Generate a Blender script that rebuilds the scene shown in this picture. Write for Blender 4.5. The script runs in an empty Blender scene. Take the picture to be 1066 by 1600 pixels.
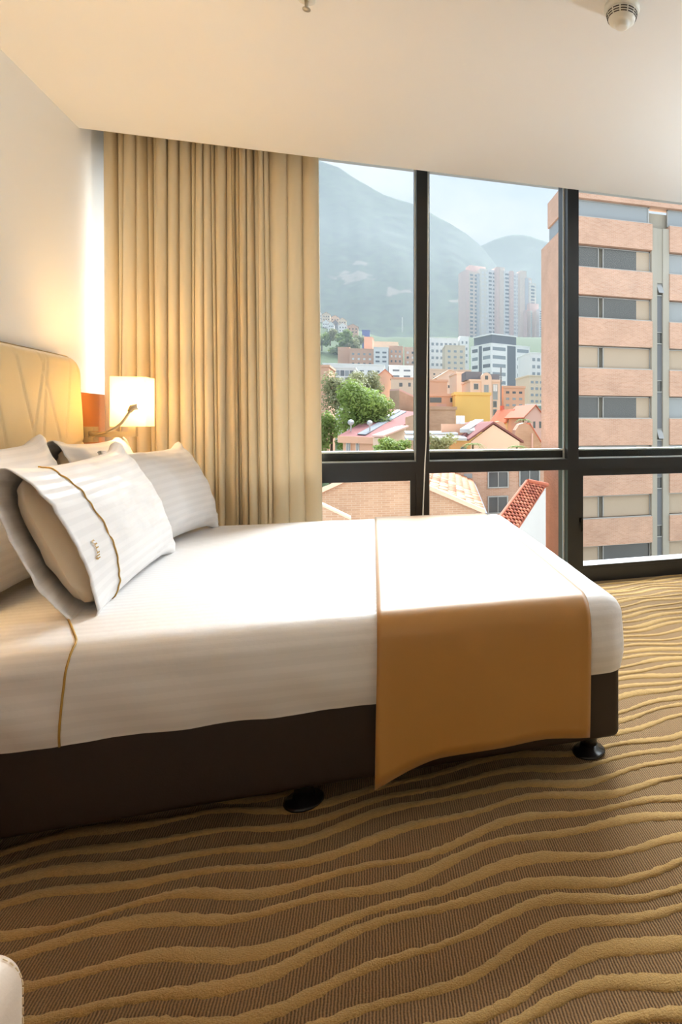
import bpy, bmesh, math, random
from mathutils import Vector, Matrix, noise
random.seed(7)
sc = bpy.context.scene
COL = sc.collection
PI = math.pi

# ------------------------------------------------------------------ camera
F, CX, CY, H = 940.0, 880.0, 662.0, 1.10
YAW = math.atan2(0.3018, 0.9534)           # camera turned right of the window normal
CR = Vector((math.cos(YAW), -math.sin(YAW), 0))   # camera right
CF = Vector((math.sin(YAW), math.cos(YAW), 0))    # camera forward
cam = bpy.data.objects.new('camera', bpy.data.cameras.new('camera'))
COL.objects.link(cam)
cam.location = (0, 0, H)
cam.rotation_euler = (PI/2, 0, -YAW)
cam.data.sensor_fit = 'AUTO'
cam.data.sensor_width = 36
cam.data.lens = F/1600*36
cam.data.shift_x = (533-CX)/1600
cam.data.shift_y = (CY-800)/1600
cam.data.clip_start = 0.02
cam.data.clip_end = 9000
sc.camera = cam

# ------------------------------------------------------------------ sky, sun, exposure
SKY_STRENGTH = .64
SUN_STRENGTH = 14.0
SUN_ANGLE = 40
HAZE = .00072
vs = sc.view_settings
vs.view_transform = 'Standard'; vs.look = 'None'; vs.gamma = 1; vs.exposure = 1.12
vs.use_curve_mapping = False
w = bpy.data.worlds.new('sky'); sc.world = w; w.use_nodes = True
nt = w.node_tree; nt.nodes.clear()
o_ = nt.nodes.new('ShaderNodeOutputWorld'); bg = nt.nodes.new('ShaderNodeBackground')
tc = nt.nodes.new('ShaderNodeTexCoord'); mp = nt.nodes.new('ShaderNodeMapping'); mp.inputs['Scale'].default_value = (1, 1, 2.2)
nz = nt.nodes.new('ShaderNodeTexNoise'); nz.inputs['Scale'].default_value = 5; nz.inputs['Detail'].default_value = 6
rp = nt.nodes.new('ShaderNodeValToRGB')
rp.color_ramp.elements[0].position = .42; rp.color_ramp.elements[0].color = (.60, .71, .97, 1)
rp.color_ramp.elements[1].position = .66; rp.color_ramp.elements[1].color = (.90, .92, 1, 1)
nt.links.new(tc.outputs['Generated'], mp.inputs['Vector']); nt.links.new(mp.outputs[0], nz.inputs['Vector'])
nt.links.new(nz.outputs['Fac'], rp.inputs['Fac']); nt.links.new(rp.outputs['Color'], bg.inputs['Color'])
bg.inputs['Strength'].default_value = SKY_STRENGTH
nt.links.new(bg.outputs[0], o_.inputs['Surface'])
sl = bpy.data.lights.new('sun', 'SUN'); sl.energy = SUN_STRENGTH; sl.angle = math.radians(SUN_ANGLE); sl.color = (.90, .96, 1)
so = bpy.data.objects.new('sun', sl); COL.objects.link(so)
so.rotation_euler = Vector((-.32, -1, -.98)).to_track_quat('-Z', 'Y').to_euler()
try:
    sc.cycles.max_bounces = 10; sc.cycles.diffuse_bounces = 6; sc.cycles.transparent_max_bounces = 16
    sc.cycles.sample_clamp_indirect = 6; sc.cycles.caustics_reflective = False; sc.cycles.caustics_refractive = False
except Exception: pass

# ------------------------------------------------------------------ helpers
def U(px, py, d):                       # world point seen at a pixel at forward distance d
    return CF*d + CR*((px-CX)/F*d) + Vector((0, 0, H+(CY-py)/F*d))
def UY(px, py, Y):                      # ... on the plane y = Y
    r = CF + CR*((px-CX)/F); t = Y/r.y
    return U(px, py, t)
def along(p, e, px):                    # distance from p along unit e until the column px
    # (p+s e).CR/(p+s e).CF = (px-CX)/F
    k = (px-CX)/F
    return (k*p.dot(CF)-p.dot(CR))/(e.dot(CR)-k*e.dot(CF))

ORG = {}
def link(o, parent, org):
    COL.objects.link(o); org = Vector(org)
    ORG[o.name] = org
    if parent is not None:
        o.parent = parent; o.location = org-ORG[parent.name]
    else: o.location = org
    return o
def tag(o, label=None, cat=None, group=None, kind=None):
    if label: o['label'] = label
    if cat: o['category'] = cat
    if group: o['group'] = group
    if kind: o['kind'] = kind
    return o
def thing(name, label, cat, org=(0,0,0), group=None, kind=None):
    o = bpy.data.objects.new(name, None); o.empty_display_size = .1
    link(o, None, org); return tag(o, label, cat, group, kind)
def mk(name, verts, faces, mat, parent=None, org=None, smooth=False, uvs=None):
    """one mesh object from world-space vertices"""
    vs_ = [Vector(v) for v in verts]
    if org is None:
        if parent is not None: org = ORG[parent.name]
        else:
            n = len(vs_)
            org = Vector((sum(v.x for v in vs_)/n, sum(v.y for v in vs_)/n, min(v.z for v in vs_)))
    org = Vector(org)
    me = bpy.data.meshes.new(name)
    me.from_pydata([tuple(v-org) for v in vs_], [], faces)
    if uvs:
        l = me.uv_layers.new(name='uv')
        for lp in me.loops: l.data[lp.index].uv = uvs[lp.vertex_index]
    if smooth:
        for p in me.polygons: p.use_smooth = True
    me.materials.append(mat); me.update()
    return link(bpy.data.objects.new(name, me), parent, org)
def bmk(name, bm, mat, parent=None, org=(0,0,0), smooth=False):
    bm.normal_update()
    vs_ = [v.co.copy() for v in bm.verts]; bm.verts.index_update()
    fs = [[v.index for v in f.verts] for f in bm.faces]
    bm.free()
    return mk(name, vs_, fs, mat, parent, None, smooth)
class MB:
    """collects simple solids into one mesh"""
    def __init__(s): s.v = []; s.f = []
    def quadbox(s, c8):
        b = len(s.v); s.v += [Vector(c) for c in c8]
        s.f += [[b+i for i in q] for q in ((0,3,2,1),(4,5,6,7),(0,1,5,4),(1,2,6,5),(2,3,7,6),(3,0,4,7))]
    def box(s, x0, x1, y0, y1, z0, z1):
        s.quadbox([(x0,y0,z0),(x1,y0,z0),(x1,y1,z0),(x0,y1,z0),(x0,y0,z1),(x1,y0,z1),(x1,y1,z1),(x0,y1,z1)]); return s
    def obox(s, o, e1, e2, w, d, z0, z1, a0=0, b0=0):  # oriented box: corner o, axes e1 (width), e2 (depth)
        P = lambda a, b, z: Vector((o.x, o.y, 0))+e1*a+e2*b+Vector((0,0,z))
        s.quadbox([P(a0,b0,z0),P(w,b0,z0),P(w,d,z0),P(a0,d,z0),P(a0,b0,z1),P(w,b0,z1),P(w,d,z1),P(a0,d,z1)]); return s
    def poly(s, pts, t):                 # extruded polygon: pts list, t thickness vector
        b = len(s.v); n = len(pts); t = Vector(t)
        s.v += [Vector(p) for p in pts]+[Vector(p)+t for p in pts]
        s.f += [[b+i for i in range(n)], [b+n+i for i in reversed(range(n))]]
        s.f += [[b+i, b+n+i, b+n+(i+1)%n, b+(i+1)%n] for i in range(n)]; return s
    def tube(s, pts, r, seg=10, cap=True):
        pts = [Vector(p) for p in pts]; b = len(s.v); n = len(pts); up = None
        for i, p in enumerate(pts):
            d = (pts[min(i+1,n-1)]-pts[max(i-1,0)]).normalized()
            if up is None: up = d.orthogonal().normalized()
            up = (up-d*up.dot(d)).normalized(); q = d.cross(up)
            rr = r[i] if isinstance(r, (list, tuple)) else r
            for k in range(seg):
                a = 2*PI*k/seg; s.v.append(p+up*(rr*math.cos(a))+q*(rr*math.sin(a)))
        for i in range(n-1):
            for k in range(seg):
                k2 = (k+1)%seg
                s.f.append([b+i*seg+k, b+i*seg+k2, b+(i+1)*seg+k2, b+(i+1)*seg+k])
        if cap:
            s.f.append([b+k for k in reversed(range(seg))]); s.f.append([b+(n-1)*seg+k for k in range(seg)])
        return s
    def lathe(s, c, prof, seg=24):       # prof: (radius, z) list
        b = len(s.v); c = Vector(c)
        for r, z in prof:
            for k in range(seg):
                a = 2*PI*k/seg; s.v.append(c+Vector((r*math.cos(a), r*math.sin(a), z)))
        for i in range(len(prof)-1):
            for k in range(seg):
                k2 = (k+1)%seg
                s.f.append([b+i*seg+k, b+i*seg+k2, b+(i+1)*seg+k2, b+(i+1)*seg+k])
        s.f.append([b+k for k in reversed(range(seg))]); s.f.append([b+(len(prof)-1)*seg+k for k in range(seg)])
        return s
    def build(s, name, mat, parent=None, smooth=False): return mk(name, s.v, s.f, mat, parent, None, smooth)
def box(name, x0, x1, y0, y1, z0, z1, mat, parent=None):
    return MB().box(x0,x1,y0,y1,z0,z1).build(name, mat, parent)
def lin(a, b, n): return [a+(b-a)*i/n for i in range(n+1)]
def edge_grid(a, b, r, n):               # samples denser near rounded ends
    k = 5
    return [a+r*i/k for i in range(k)] + lin(a+r, b-r, n) + [b-r+r*(i+1)/k for i in range(k)]
def rbox(x0, x1, y0, y1, z0, z1, r, nx, ny, nzz, bottom=True, rb=True, disp=None):
    """rounded box as one grid; rb: also round the lower edges"""
    X, Y = edge_grid(x0,x1,r,nx), edge_grid(y0,y1,r,ny)
    Z = edge_grid(z0,z1,r,nzz) if rb else lin(z0, z1-r, nzz)+[z1-r+r*(i+1)/5 for i in range(5)]
    idx = {}; V = []; UVs = []; Fc = []
    cx, cy = (x0+x1)/2, (y0+y1)/2
    def vid(i, j, k):
        key = (i, j, k)
        if key in idx: return idx[key]
        p = Vector((X[i], Y[j], Z[k]))
        q = Vector((min(max(p.x,x0+r),x1-r), min(max(p.y,y0+r),y1-r), min(p.z, z1-r)))
        if rb: q.z = max(q.z, z0+r)
        d = p-q
        nrm = d.normalized() if d.length > 1e-9 else Vector((0,0,1))
        if d.length > 1e-9: p2 = q+nrm*r
        else: p2 = p
        # cloth coordinates: unfold the sides
        u = p.x+(z1-p.z)*(1 if i == len(X)-1 else (-1 if i == 0 else 0))
        v = p.y+(z1-p.z)*(1 if j == len(Y)-1 else (-1 if j == 0 else 0))
        if disp: p2 = disp(p2, nrm)
        idx[key] = len(V); V.append(p2); UVs.append((u, v)); return idx[key]
    nX, nY, nZ = len(X)-1, len(Y)-1, len(Z)-1
    for i in range(nX):
        for j in range(nY):
            Fc.append([vid(i,j,nZ), vid(i+1,j,nZ), vid(i+1,j+1,nZ), vid(i,j+1,nZ)])
            if bottom: Fc.append([vid(i,j,0), vid(i,j+1,0), vid(i+1,j+1,0), vid(i+1,j,0)])
    for k in range(nZ):
        for i in range(nX):
            Fc.append([vid(i,0,k), vid(i+1,0,k), vid(i+1,0,k+1), vid(i,0,k+1)])
            Fc.append([vid(i,nY,k), vid(i,nY,k+1), vid(i+1,nY,k+1), vid(i+1,nY,k)])
        for j in range(nY):
            Fc.append([vid(0,j,k), vid(0,j,k+1), vid(0,j+1,k+1), vid(0,j+1,k)])
            Fc.append([vid(nX,j,k), vid(nX,j+1,k), vid(nX,j+1,k+1), vid(nX,j,k+1)])
    return V, Fc, UVs

# ------------------------------------------------------------------ materials
def srgb(r, g, b):
    f = lambda c: (c/255/12.92) if c/255 <= .04045 else ((c/255+.055)/1.055)**2.4
    return (f(r), f(g), f(b), 1)
MATS = {}
def mat(name, col, rough=.6, metal=0, var=0, vscale=20, bump=0, bscale=200, spec=.5, sheen=0, sheen_tint=(1,1,1,1), trans=0, emit=None, estr=0, coord='Object'):
    if name in MATS: return MATS[name]
    m = bpy.data.materials.new(name); m.use_nodes = True; t = m.node_tree
    p = t.nodes['Principled BSDF']
    p.inputs['Base Color'].default_value = col; p.inputs['Roughness'].default_value = rough
    p.inputs['Metallic'].default_value = metal; p.inputs['Specular IOR Level'].default_value = spec
    if sheen: p.inputs['Sheen Weight'].default_value = sheen; p.inputs['Sheen Tint'].default_value = sheen_tint
    tcn = t.nodes.new('ShaderNodeTexCoord')
    if var:
        n = t.nodes.new('ShaderNodeTexNoise'); n.inputs['Scale'].default_value = vscale; n.inputs['Detail'].default_value = 4
        t.links.new(tcn.outputs[coord], n.inputs['Vector'])
        mx = t.nodes.new('ShaderNodeMix'); mx.data_type = 'RGBA'
        mx.inputs['A'].default_value = tuple(c*(1-var) for c in col[:3])+(1,)
        mx.inputs['B'].default_value = tuple(min(1,c*(1+var)) for c in col[:3])+(1,)
        t.links.new(n.outputs['Fac'], mx.inputs['Factor']); t.links.new(mx.outputs['Result'], p.inputs['Base Color'])
    if bump:
        n2 = t.nodes.new('ShaderNodeTexNoise'); n2.inputs['Scale'].default_value = bscale; n2.inputs['Detail'].default_value = 3
        t.links.new(tcn.outputs[coord], n2.inputs['Vector'])
        b = t.nodes.new('ShaderNodeBump'); b.inputs['Strength'].default_value = bump; b.inputs['Distance'].default_value = .004
        t.links.new(n2.outputs['Fac'], b.inputs['Height']); t.links.new(b.outputs['Normal'], p.inputs['Normal'])
    if trans:
        tr = t.nodes.new('ShaderNodeBsdfTranslucent'); tr.inputs['Color'].default_value = col
        ms = t.nodes.new('ShaderNodeMixShader'); ms.inputs[0].default_value = trans
        t.links.new(p.outputs[0], ms.inputs[1]); t.links.new(tr.outputs[0], ms.inputs[2])
        t.links.new(ms.outputs[0], t.nodes['Material Output'].inputs['Surface'])
    if emit:
        p.inputs['Emission Color'].default_value = emit; p.inputs['Emission Strength'].default_value = estr
    MATS[name] = m; return m

def stripe_linen(name, col):
    """white damask: satin stripes that differ in gloss and a little in tone"""
    m = mat(name, col, .55, sheen=.15); t = m.node_tree; p = t.nodes['Principled BSDF']
    uv = t.nodes.new('ShaderNodeUVMap'); wv = t.nodes.new('ShaderNodeTexWave')
    wv.wave_type = 'BANDS'; wv.bands_direction = 'Y'; wv.inputs['Scale'].default_value = 9.5; wv.inputs['Distortion'].default_value = .3
    t.links.new(uv.outputs[0], wv.inputs['Vector'])
    r = t.nodes.new('ShaderNodeValToRGB'); r.color_ramp.elements[0].position = .45; r.color_ramp.elements[1].position = .55
    t.links.new(wv.outputs['Fac'], r.inputs['Fac'])
    mx = t.nodes.new('ShaderNodeMix'); mx.data_type = 'RGBA'
    mx.inputs['A'].default_value = tuple(c*.955 for c in col[:3])+(1,); mx.inputs['B'].default_value = col
    t.links.new(r.outputs['Color'], mx.inputs['Factor']); t.links.new(mx.outputs['Result'], p.inputs['Base Color'])
    mr = t.nodes.new('ShaderNodeMapRange'); mr.inputs['To Min'].default_value = .62; mr.inputs['To Max'].default_value = .42
    t.links.new(r.outputs['Color'], mr.inputs['Value']); t.links.new(mr.outputs['Result'], p.inputs['Roughness'])
    n = t.nodes.new('ShaderNodeTexNoise'); n.inputs['Scale'].default_value = 14; n.inputs['Detail'].default_value = 5
    b = t.nodes.new('ShaderNodeBump'); b.inputs['Strength'].default_value = .25; b.inputs['Distance'].default_value = .01
    t.links.new(uv.outputs[0], n.inputs['Vector']); t.links.new(n.outputs['Fac'], b.inputs['Height']); t.links.new(b.outputs['Normal'], p.inputs['Normal'])
    return m
def brick_mat(name, c1, c2, mortar, scale=1.0, bw=.25, bh=.075, var=True):
    m = mat(name, c1, .85); t = m.node_tree; p = t.nodes['Principled BSDF']
    g = t.nodes.new('ShaderNodeNewGeometry'); tcn = t.nodes.new('ShaderNodeTexCoord')
    sp = t.nodes.new('ShaderNodeSeparateXYZ'); t.links.new(tcn.outputs['Object'], sp.inputs[0])
    ad = t.nodes.new('ShaderNodeMath'); ad.operation = 'ADD'
    t.links.new(sp.outputs['X'], ad.inputs[0]); t.links.new(sp.outputs['Y'], ad.inputs[1])
    cb = t.nodes.new('ShaderNodeCombineXYZ'); t.links.new(ad.outputs[0], cb.inputs['X']); t.links.new(sp.outputs['Z'], cb.inputs['Y'])
    b = t.nodes.new('ShaderNodeTexBrick'); b.inputs['Scale'].default_value = scale
    b.inputs['Color1'].default_value = c1; b.inputs['Color2'].default_value = c2; b.inputs['Mortar'].default_value = mortar
    b.inputs['Brick Width'].default_value = bw; b.inputs['Row Height'].default_value = bh; b.inputs['Mortar Size'].default_value = .008
    t.links.new(cb.outputs[0], b.inputs['Vector'])
    n = t.nodes.new('ShaderNodeTexNoise'); n.inputs['Scale'].default_value = .7; n.inputs['Detail'].default_value = 6
    t.links.new(tcn.outputs['Object'], n.inputs['Vector'])
    mr = t.nodes.new('ShaderNodeMapRange'); mr.inputs['To Min'].default_value = .75; mr.inputs['To Max'].default_value = 1.22
    t.links.new(n.outputs['Fac'], mr.inputs['Value'])
    mx = t.nodes.new('ShaderNodeMix'); mx.data_type = 'RGBA'; mx.blend_type = 'MULTIPLY'; mx.inputs['Factor'].default_value = 1
    t.links.new(b.outputs['Color'], mx.inputs['A']); t.links.new(mr.outputs['Result'], mx.inputs['B'])
    t.links.new(mx.outputs['Result'], p.inputs['Base Color'])
    return m
def glass_mat(name, refl=.06):
    m = bpy.data.materials.new(name); m.use_nodes = True; t = m.node_tree; t.nodes.clear()
    o = t.nodes.new('ShaderNodeOutputMaterial'); a = t.nodes.new('ShaderNodeBsdfTransparent'); g = t.nodes.new('ShaderNodeBsdfGlossy')
    a.inputs['Color'].default_value = (.97, .985, .98, 1); g.inputs['Roughness'].default_value = 0
    f = t.nodes.new('ShaderNodeFresnel'); f.inputs['IOR'].default_value = 1.16
    mx = t.nodes.new('ShaderNodeMixShader'); t.links.new(f.outputs[0], mx.inputs[0])
    t.links.new(a.outputs[0], mx.inputs[1]); t.links.new(g.outputs[0], mx.inputs[2]); t.links.new(mx.outputs[0], o.inputs['Surface'])
    return m

m_wall = mat('painted_wall', srgb(238,239,238), .8, bump=.03, bscale=400)
m_ceil = mat('painted_ceiling', srgb(242,242,240), .85, bump=.02, bscale=400)
m_linen = stripe_linen('striped_linen', srgb(228,226,226))
m_inner = mat('pillow_ticking', srgb(222,205,180), .8, var=.05, vscale=8)
m_gold = mat('gold_thread', srgb(176,138,62), .5)
m_runner = mat('gold_satin', srgb(172,120,44), .42, sheen=.3, var=.05, vscale=9, bump=.12, bscale=900)
_p = m_runner.node_tree.nodes['Principled BSDF']; _p.inputs['Coat Weight'].default_value = .8; _p.inputs['Coat Roughness'].default_value = .38
m_base = mat('dark_brown_leather', srgb(38,26,22), .5, var=.08, vscale=30, bump=.15, bscale=260)
m_black = mat('black_plastic', srgb(20,20,22), .25)
m_frame = mat('black_aluminium', srgb(28,30,32), .35, var=.1, vscale=5)
m_gasket = mat('grey_gasket', srgb(222,226,224), .4)
m_alus = mat('sunlit_top_aluminium', srgb(205,210,210), .5)
m_greyjamb = mat('grey_jamb', srgb(140,146,152), .5)
m_glass = glass_mat('window_glass')
m_head = mat('cream_leather', srgb(226,204,160), .5, bump=.1, bscale=300)
m_wood = mat('orange_brown_wood', srgb(168,102,38), .4, var=.18, vscale=6)
m_steel = mat('brushed_nickel', srgb(190,180,160), .35, .9)
m_shade = mat('lamp_shade_fabric', srgb(250,244,228), .8, trans=.55)
m_bulb = mat('lamp_bulb', srgb(255,220,160), .5, emit=(1,.72,.38,1), estr=25)
m_led = mat('led_lens', srgb(255,250,240), .3, emit=(1,.9,.7,1), estr=60)
m_curtain = mat('tan_curtain', srgb(206,188,154), .7, trans=.08, sheen=.2, bump=.1, bscale=500)
m_lining = mat('white_lining', srgb(235,228,212), .8, trans=.3)
m_ott = mat('white_leather', srgb(214,196,178), .4, bump=.1, bscale=250)
m_plastic = mat('white_plastic', srgb(228,226,216), .45)
m_dark = mat('dark_slot', srgb(60,52,44), .7)

# carpet
def carpet_base():
    m = mat('ribbed_carpet', srgb(116,88,60), .95, spec=.1, sheen=.3, sheen_tint=(1,.86,.55,1)); t = m.node_tree; p = t.nodes['Principled BSDF']
    tcn = t.nodes.new('ShaderNodeTexCoord')
    wv = t.nodes.new('ShaderNodeTexWave'); wv.bands_direction = 'X'; wv.inputs['Scale'].default_value = 50; wv.inputs['Distortion'].default_value = 2.0
    wv.inputs['Detail'].default_value = 2; wv.inputs['Detail Scale'].default_value = 1.2
    t.links.new(tcn.outputs['Object'], wv.inputs['Vector'])
    n = t.nodes.new('ShaderNodeTexNoise'); n.inputs['Scale'].default_value = 260; n.inputs['Detail'].default_value = 2
    t.links.new(tcn.outputs['Object'], n.inputs['Vector'])
    mu = t.nodes.new('ShaderNodeMath'); mu.operation = 'MULTIPLY_ADD'; mu.inputs[1].default_value = .6; 
    t.links.new(wv.outputs['Fac'], mu.inputs[0]); 
    m2 = t.nodes.new('ShaderNodeMath'); m2.operation = 'MULTIPLY'; m2.inputs[1].default_value = .5; t.links.new(n.outputs['Fac'], m2.inputs[0]); t.links.new(m2.outputs[0], mu.inputs[2])
    r = t.nodes.new('ShaderNodeValToRGB'); r.color_ramp.elements[0].position = .15; r.color_ramp.elements[0].color = srgb(60,42,28)
    r.color_ramp.elements[1].position = .85; r.color_ramp.elements[1].color = srgb(146,112,76)
    t.links.new(mu.outputs[0], r.inputs['Fac']); t.links.new(r.outputs['Color'], p.inputs['Base Color'])
    b = t.nodes.new('ShaderNodeBump'); b.inputs['Strength'].default_value = .7; b.inputs['Distance'].default_value = .004
    t.links.new(mu.outputs[0], b.inputs['Height']); t.links.new(b.outputs['Normal'], p.inputs['Normal']); return m
m_carpet = carpet_base()
m_pile = mat('gold_pile', srgb(164,130,78), .95, spec=.1, sheen=.4, sheen_tint=(1,.86,.55,1), var=.4, vscale=190, bump=1, bscale=300)

# ------------------------------------------------------------------ room shell
XL, XR, YB, YW, ZC = -1.44, 3.6, -2.4, 3.92, 2.62
fl = MB().box(XL-.1, XR+.1, YB-.1, YW+.25, -.25, 0).build('floor', m_carpet)
tag(fl, 'brown ribbed carpet floor with raised wavy gold stripes', 'floor', kind='structure')
stripe_r = random.Random(11)
phi = psi = 0; ybase = YB+.05; k = 0
while ybase < YW-.03:
    phi += stripe_r.uniform(-.95, .95); psi += stripe_r.uniform(-1.7, 1.7)
    wd = stripe_r.uniform(.026, .040); hz = stripe_r.uniform(.0035, .0050)
    V = []; Fc = []; xs = lin(XL+.002, XR-.002, 460)
    for i, x in enumerate(xs):
        yc = ybase+.026*math.sin(2*PI*x/.92+phi)+.013*math.sin(2*PI*x/.40+psi)+.014*math.sin(2*PI*x/1.9+phi*.7)+.010*noise.noise(Vector((x*4.5, k*.7, 0)))
        ww = wd*(.5+.15*math.sin(2*PI*x/.6+psi*2)+.13*noise.noise(Vector((x*6, k*1.9, 5))))
        e0 = stripe_r.uniform(-.003,.003); e1 = stripe_r.uniform(-.003,.003)
        for q, (a, z) in enumerate(((-1,-.001),(-.82,.75),(0,1),(.82,.75),(1,-.001))):
            V.append((x, min(yc+a*ww+(e0 if a < 0 else e1 if a > 0 else 0), YW-.005), z*hz if z > 0 else -.001))
        if i:
            for q in range(4):
                b = (i-1)*5+q; Fc.append([b, b+5, b+6, b+1])
    mk('pile_stripe', V, Fc, m_pile, fl, smooth=True); k += 1
    ybase += stripe_r.uniform(.060, .092)
tag(box('ceiling', XL-.1, XR+.1, YB-.1, 3.70, ZC, ZC+.30, m_ceil), 'flat off-white painted ceiling stopping short of the window', 'ceiling', kind='structure')
tag(box('trim_1', XL-.1, XR+.1, 3.70, 4.15, ZC+.26, ZC+.30, m_ceil), 'white slab above the curtain pocket at the window head', 'trim', kind='structure')
tag(box('wall_left', XL-.12, XL, YB-.1, 4.15, 0, ZC+.26, m_wall), 'white painted wall behind the headboard', 'wall', kind='structure')
tag(box('wall_back', XL-.1, XR+.1, YB-.12, YB, 0, ZC, m_wall), 'white painted wall behind the camera', 'wall', kind='structure')
tag(box('wall_right', XR, XR+.12, YB-.1, 4.15, 0, ZC+.26, m_wall), 'white painted wall at the right end of the window', 'wall', kind='structure')

# window: black aluminium curtain wall
win = thing('window_1', 'full-width window in black aluminium frame with low transom', 'window', (0, YW, 0), kind='structure')
ZT = ZC+.26
MX = [-1.41, -.705, .305, 1.315, 2.325, 3.335]
for i, x in enumerate(MX):
    hw = .040
    if i == 0:
        MB().box(XL, XL+.022, YW+.14, YW+.20, 0, ZT).build('jamb', m_greyjamb, win); continue
    MB().box(x-hw, x+hw, YW, YW+.075, .0, ZT).build('mullion', m_frame, win)
    MB().box(x-hw-.006, x+hw+.006, YW+.095, YW+.20, -.05, ZT).build('mullion_cap', m_frame, win)
    for s in (-1, 1):
        a, b = sorted((x+s*(hw-.006), x+s*(hw+.008)))
        MB().box(a, b, YW+.074, YW+.095, .05, ZT).build('gasket', m_gasket, win)
ZTR = .858
for i in range(len(MX)-1):
    x0, x1 = (MX[i]+.040 if i else -1.418), MX[i+1]-.040
    MB().box(x0, x1, YW, YW+.075, ZTR-.075, ZTR).build('transom', m_frame, win)
    MB().box(x0, x1, YW+.095, YW+.19, ZTR-.075, ZTR+.058).build('transom_cap', m_frame, win)
    MB().box(x0, x1, YW+.070, YW+.094, ZTR, ZTR+.006).build('gasket', m_gasket, win)
    MB().box(x0, x1, YW+.088, YW+.097, ZTR+.055, ZTR+.066).build('gasket', m_gasket, win)
    MB().box(x0, x1, YW+.10, YW+.20, ZTR+.058, ZTR+.066).build('sunlit_top_strip', m_alus, win)  # pale strip puts the sunlit look of the cap's top into colour
    MB().box(x0, x1, YW+.10, YW+.20, .095, .103).build('outer_sill', m_greyjamb, win)
    MB().box(x0, x1, YW+.01, YW+.19, .0, .095).build('bottom_rail', m_frame, win)
    MB().box(x0, x1, YW+.070, YW+.094, .095, .11).build('gasket', m_gasket, win)
    MB().box(x0, x1, YW+.08, YW+.086, ZTR, ZT).build('pane', m_glass, win)
    if i in (1, 3):                       # opening sashes in the lower lights
        sash = MB(); t = .045; za, zb = .095, ZTR-.075
        sash.box(x0, x1, YW+.012, YW+.07, zb-t, zb).box(x0, x1, YW+.012, YW+.07, za, za+.02)
        sash.box(x0, x0+t*.8, YW+.012, YW+.07, za+.02, zb-t).box(x1-t*.8, x1, YW+.012, YW+.07, za+.02, zb-t)
        s_ = sash.build('sash', m_frame, win)
        MB().box(x0+t*.8, x1-t*.8, YW+.035, YW+.041, za+.02, zb-t).build('pane', m_glass, s_)
        hx = x0+.018
        MB().box(hx-.008, hx+.008, YW-.012, YW+.012, .42, .45).box(hx-.006, hx+.006, YW-.022, YW-.012, .36, .45).build('handle', m_black, s_)
    else:
        MB().box(x0, x1, YW+.08, YW+.086, .095, ZTR-.075).build('pane', m_glass, win)
MB().box(MX[0], MX[-1], YW, YW+.19, ZT-.05, ZT).build('head_rail', m_frame, win)
cord = MB().tube([U(662.5,640,3.78)+Vector((0,0,z)) for z in ()] or
   [Vector((.325+dx, YW-.012, z)) for z, dx in ((ZT-.06,.012),(1.9,.01),(1.35,.004),(1.0,.0),(.85,-.008),(.7,-.014),(.55,-.020),(.3,-.022),(.12,-.018),(.02,-.03))], .004, 8).build('blind_cord', m_gasket, smooth=True)
tag(cord, 'thin white cord hanging down the left black mullion', 'cord')

# ------------------------------------------------------------------ curtain
def curtain():
    rr = random.Random(5)
    x0, x1 = -1.385, -.31
    # pleats: rounded lobes towards the room with narrow deep creases between them
    n = 25
    widths = [rr.choice((.45,.6,.8,1.1,1.4))*rr.uniform(.85,1.15) if i < n-3 else rr.uniform(1.7, 2.3) for i in range(n)]
    tot = sum(widths); acc = 0; ed = [0]
    for a in widths: acc += a/tot; ed.append(acc)
    amp = [min(.085, .030+.030*widths[i])*rr.uniform(.75,1.1) if i < n-3 else rr.uniform(.03,.045) for i in range(n)]
    ph = [rr.uniform(-1, 1) for i in range(n+1)]
    crease = [rr.uniform(0,.035) for i in range(n+1)]
    rows = lin(.015, ZC+.245, 46); cols = 640
    V = []; Fc = []; UVs = []
    for r, z in enumerate(rows):
        t = z/2.8
        e = [ed[i]+(0 if i in (0, n) else .016*ph[i]*(1-t)*1.6+.006*ph[i-1]*math.sin(3*t+ph[i]*3)) for i in range(n+1)]
        for i in range(1, n+1): e[i] = max(e[i], e[i-1]+.006)
        flare = .03*(1-t); seg = 0
        for c in range(cols+1):
            u = c/cols
            while seg < n-1 and u > e[seg+1]: seg += 1
            f = min(max((u-e[seg])/max(1e-4, e[seg+1]-e[seg]),0),1)
            a = amp[seg]*(.85+.2*math.sin(3*t+ph[seg]*3))
            ridge = math.sin(PI*(f**(1+.35*ph[seg])))**.62
            base = 3.872-(crease[seg]*(1-f)+crease[seg+1]*f)
            y = base-a*ridge-.006*math.sin(2*PI*f)*ph[seg]
            x = x0+(x1-x0+flare)*u-.35*a*math.sin(2*PI*f)*.25
            V.append((x, max(y, 3.745), z)); UVs.append((u, t))
    w_ = cols+1
    for r in range(len(rows)-1):
        for c in range(cols): Fc.append([r*w_+c, r*w_+c+1, (r+1)*w_+c+1, (r+1)*w_+c])
    return V, Fc, UVs
V, Fc, UVs = curtain()
cu = thing('curtain', 'floor-length tan curtain gathered in deep pleats beside the window', 'curtain', (-.83, 3.815, 0))
mk('drape', V, Fc, m_curtain, cu, smooth=True, uvs=UVs)
MB().box(-1.35, -.30, 3.805, 3.83, ZC+.245, ZC+.259).build('track', m_plastic, cu)
MB().poly([(-.295,3.872,.02),(-.285,3.872,.02),(-.309,3.872,ZC+.18),(-.319,3.872,ZC+.18)], (0,.008,0)).build('lining_edge', m_lining, cu)

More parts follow.
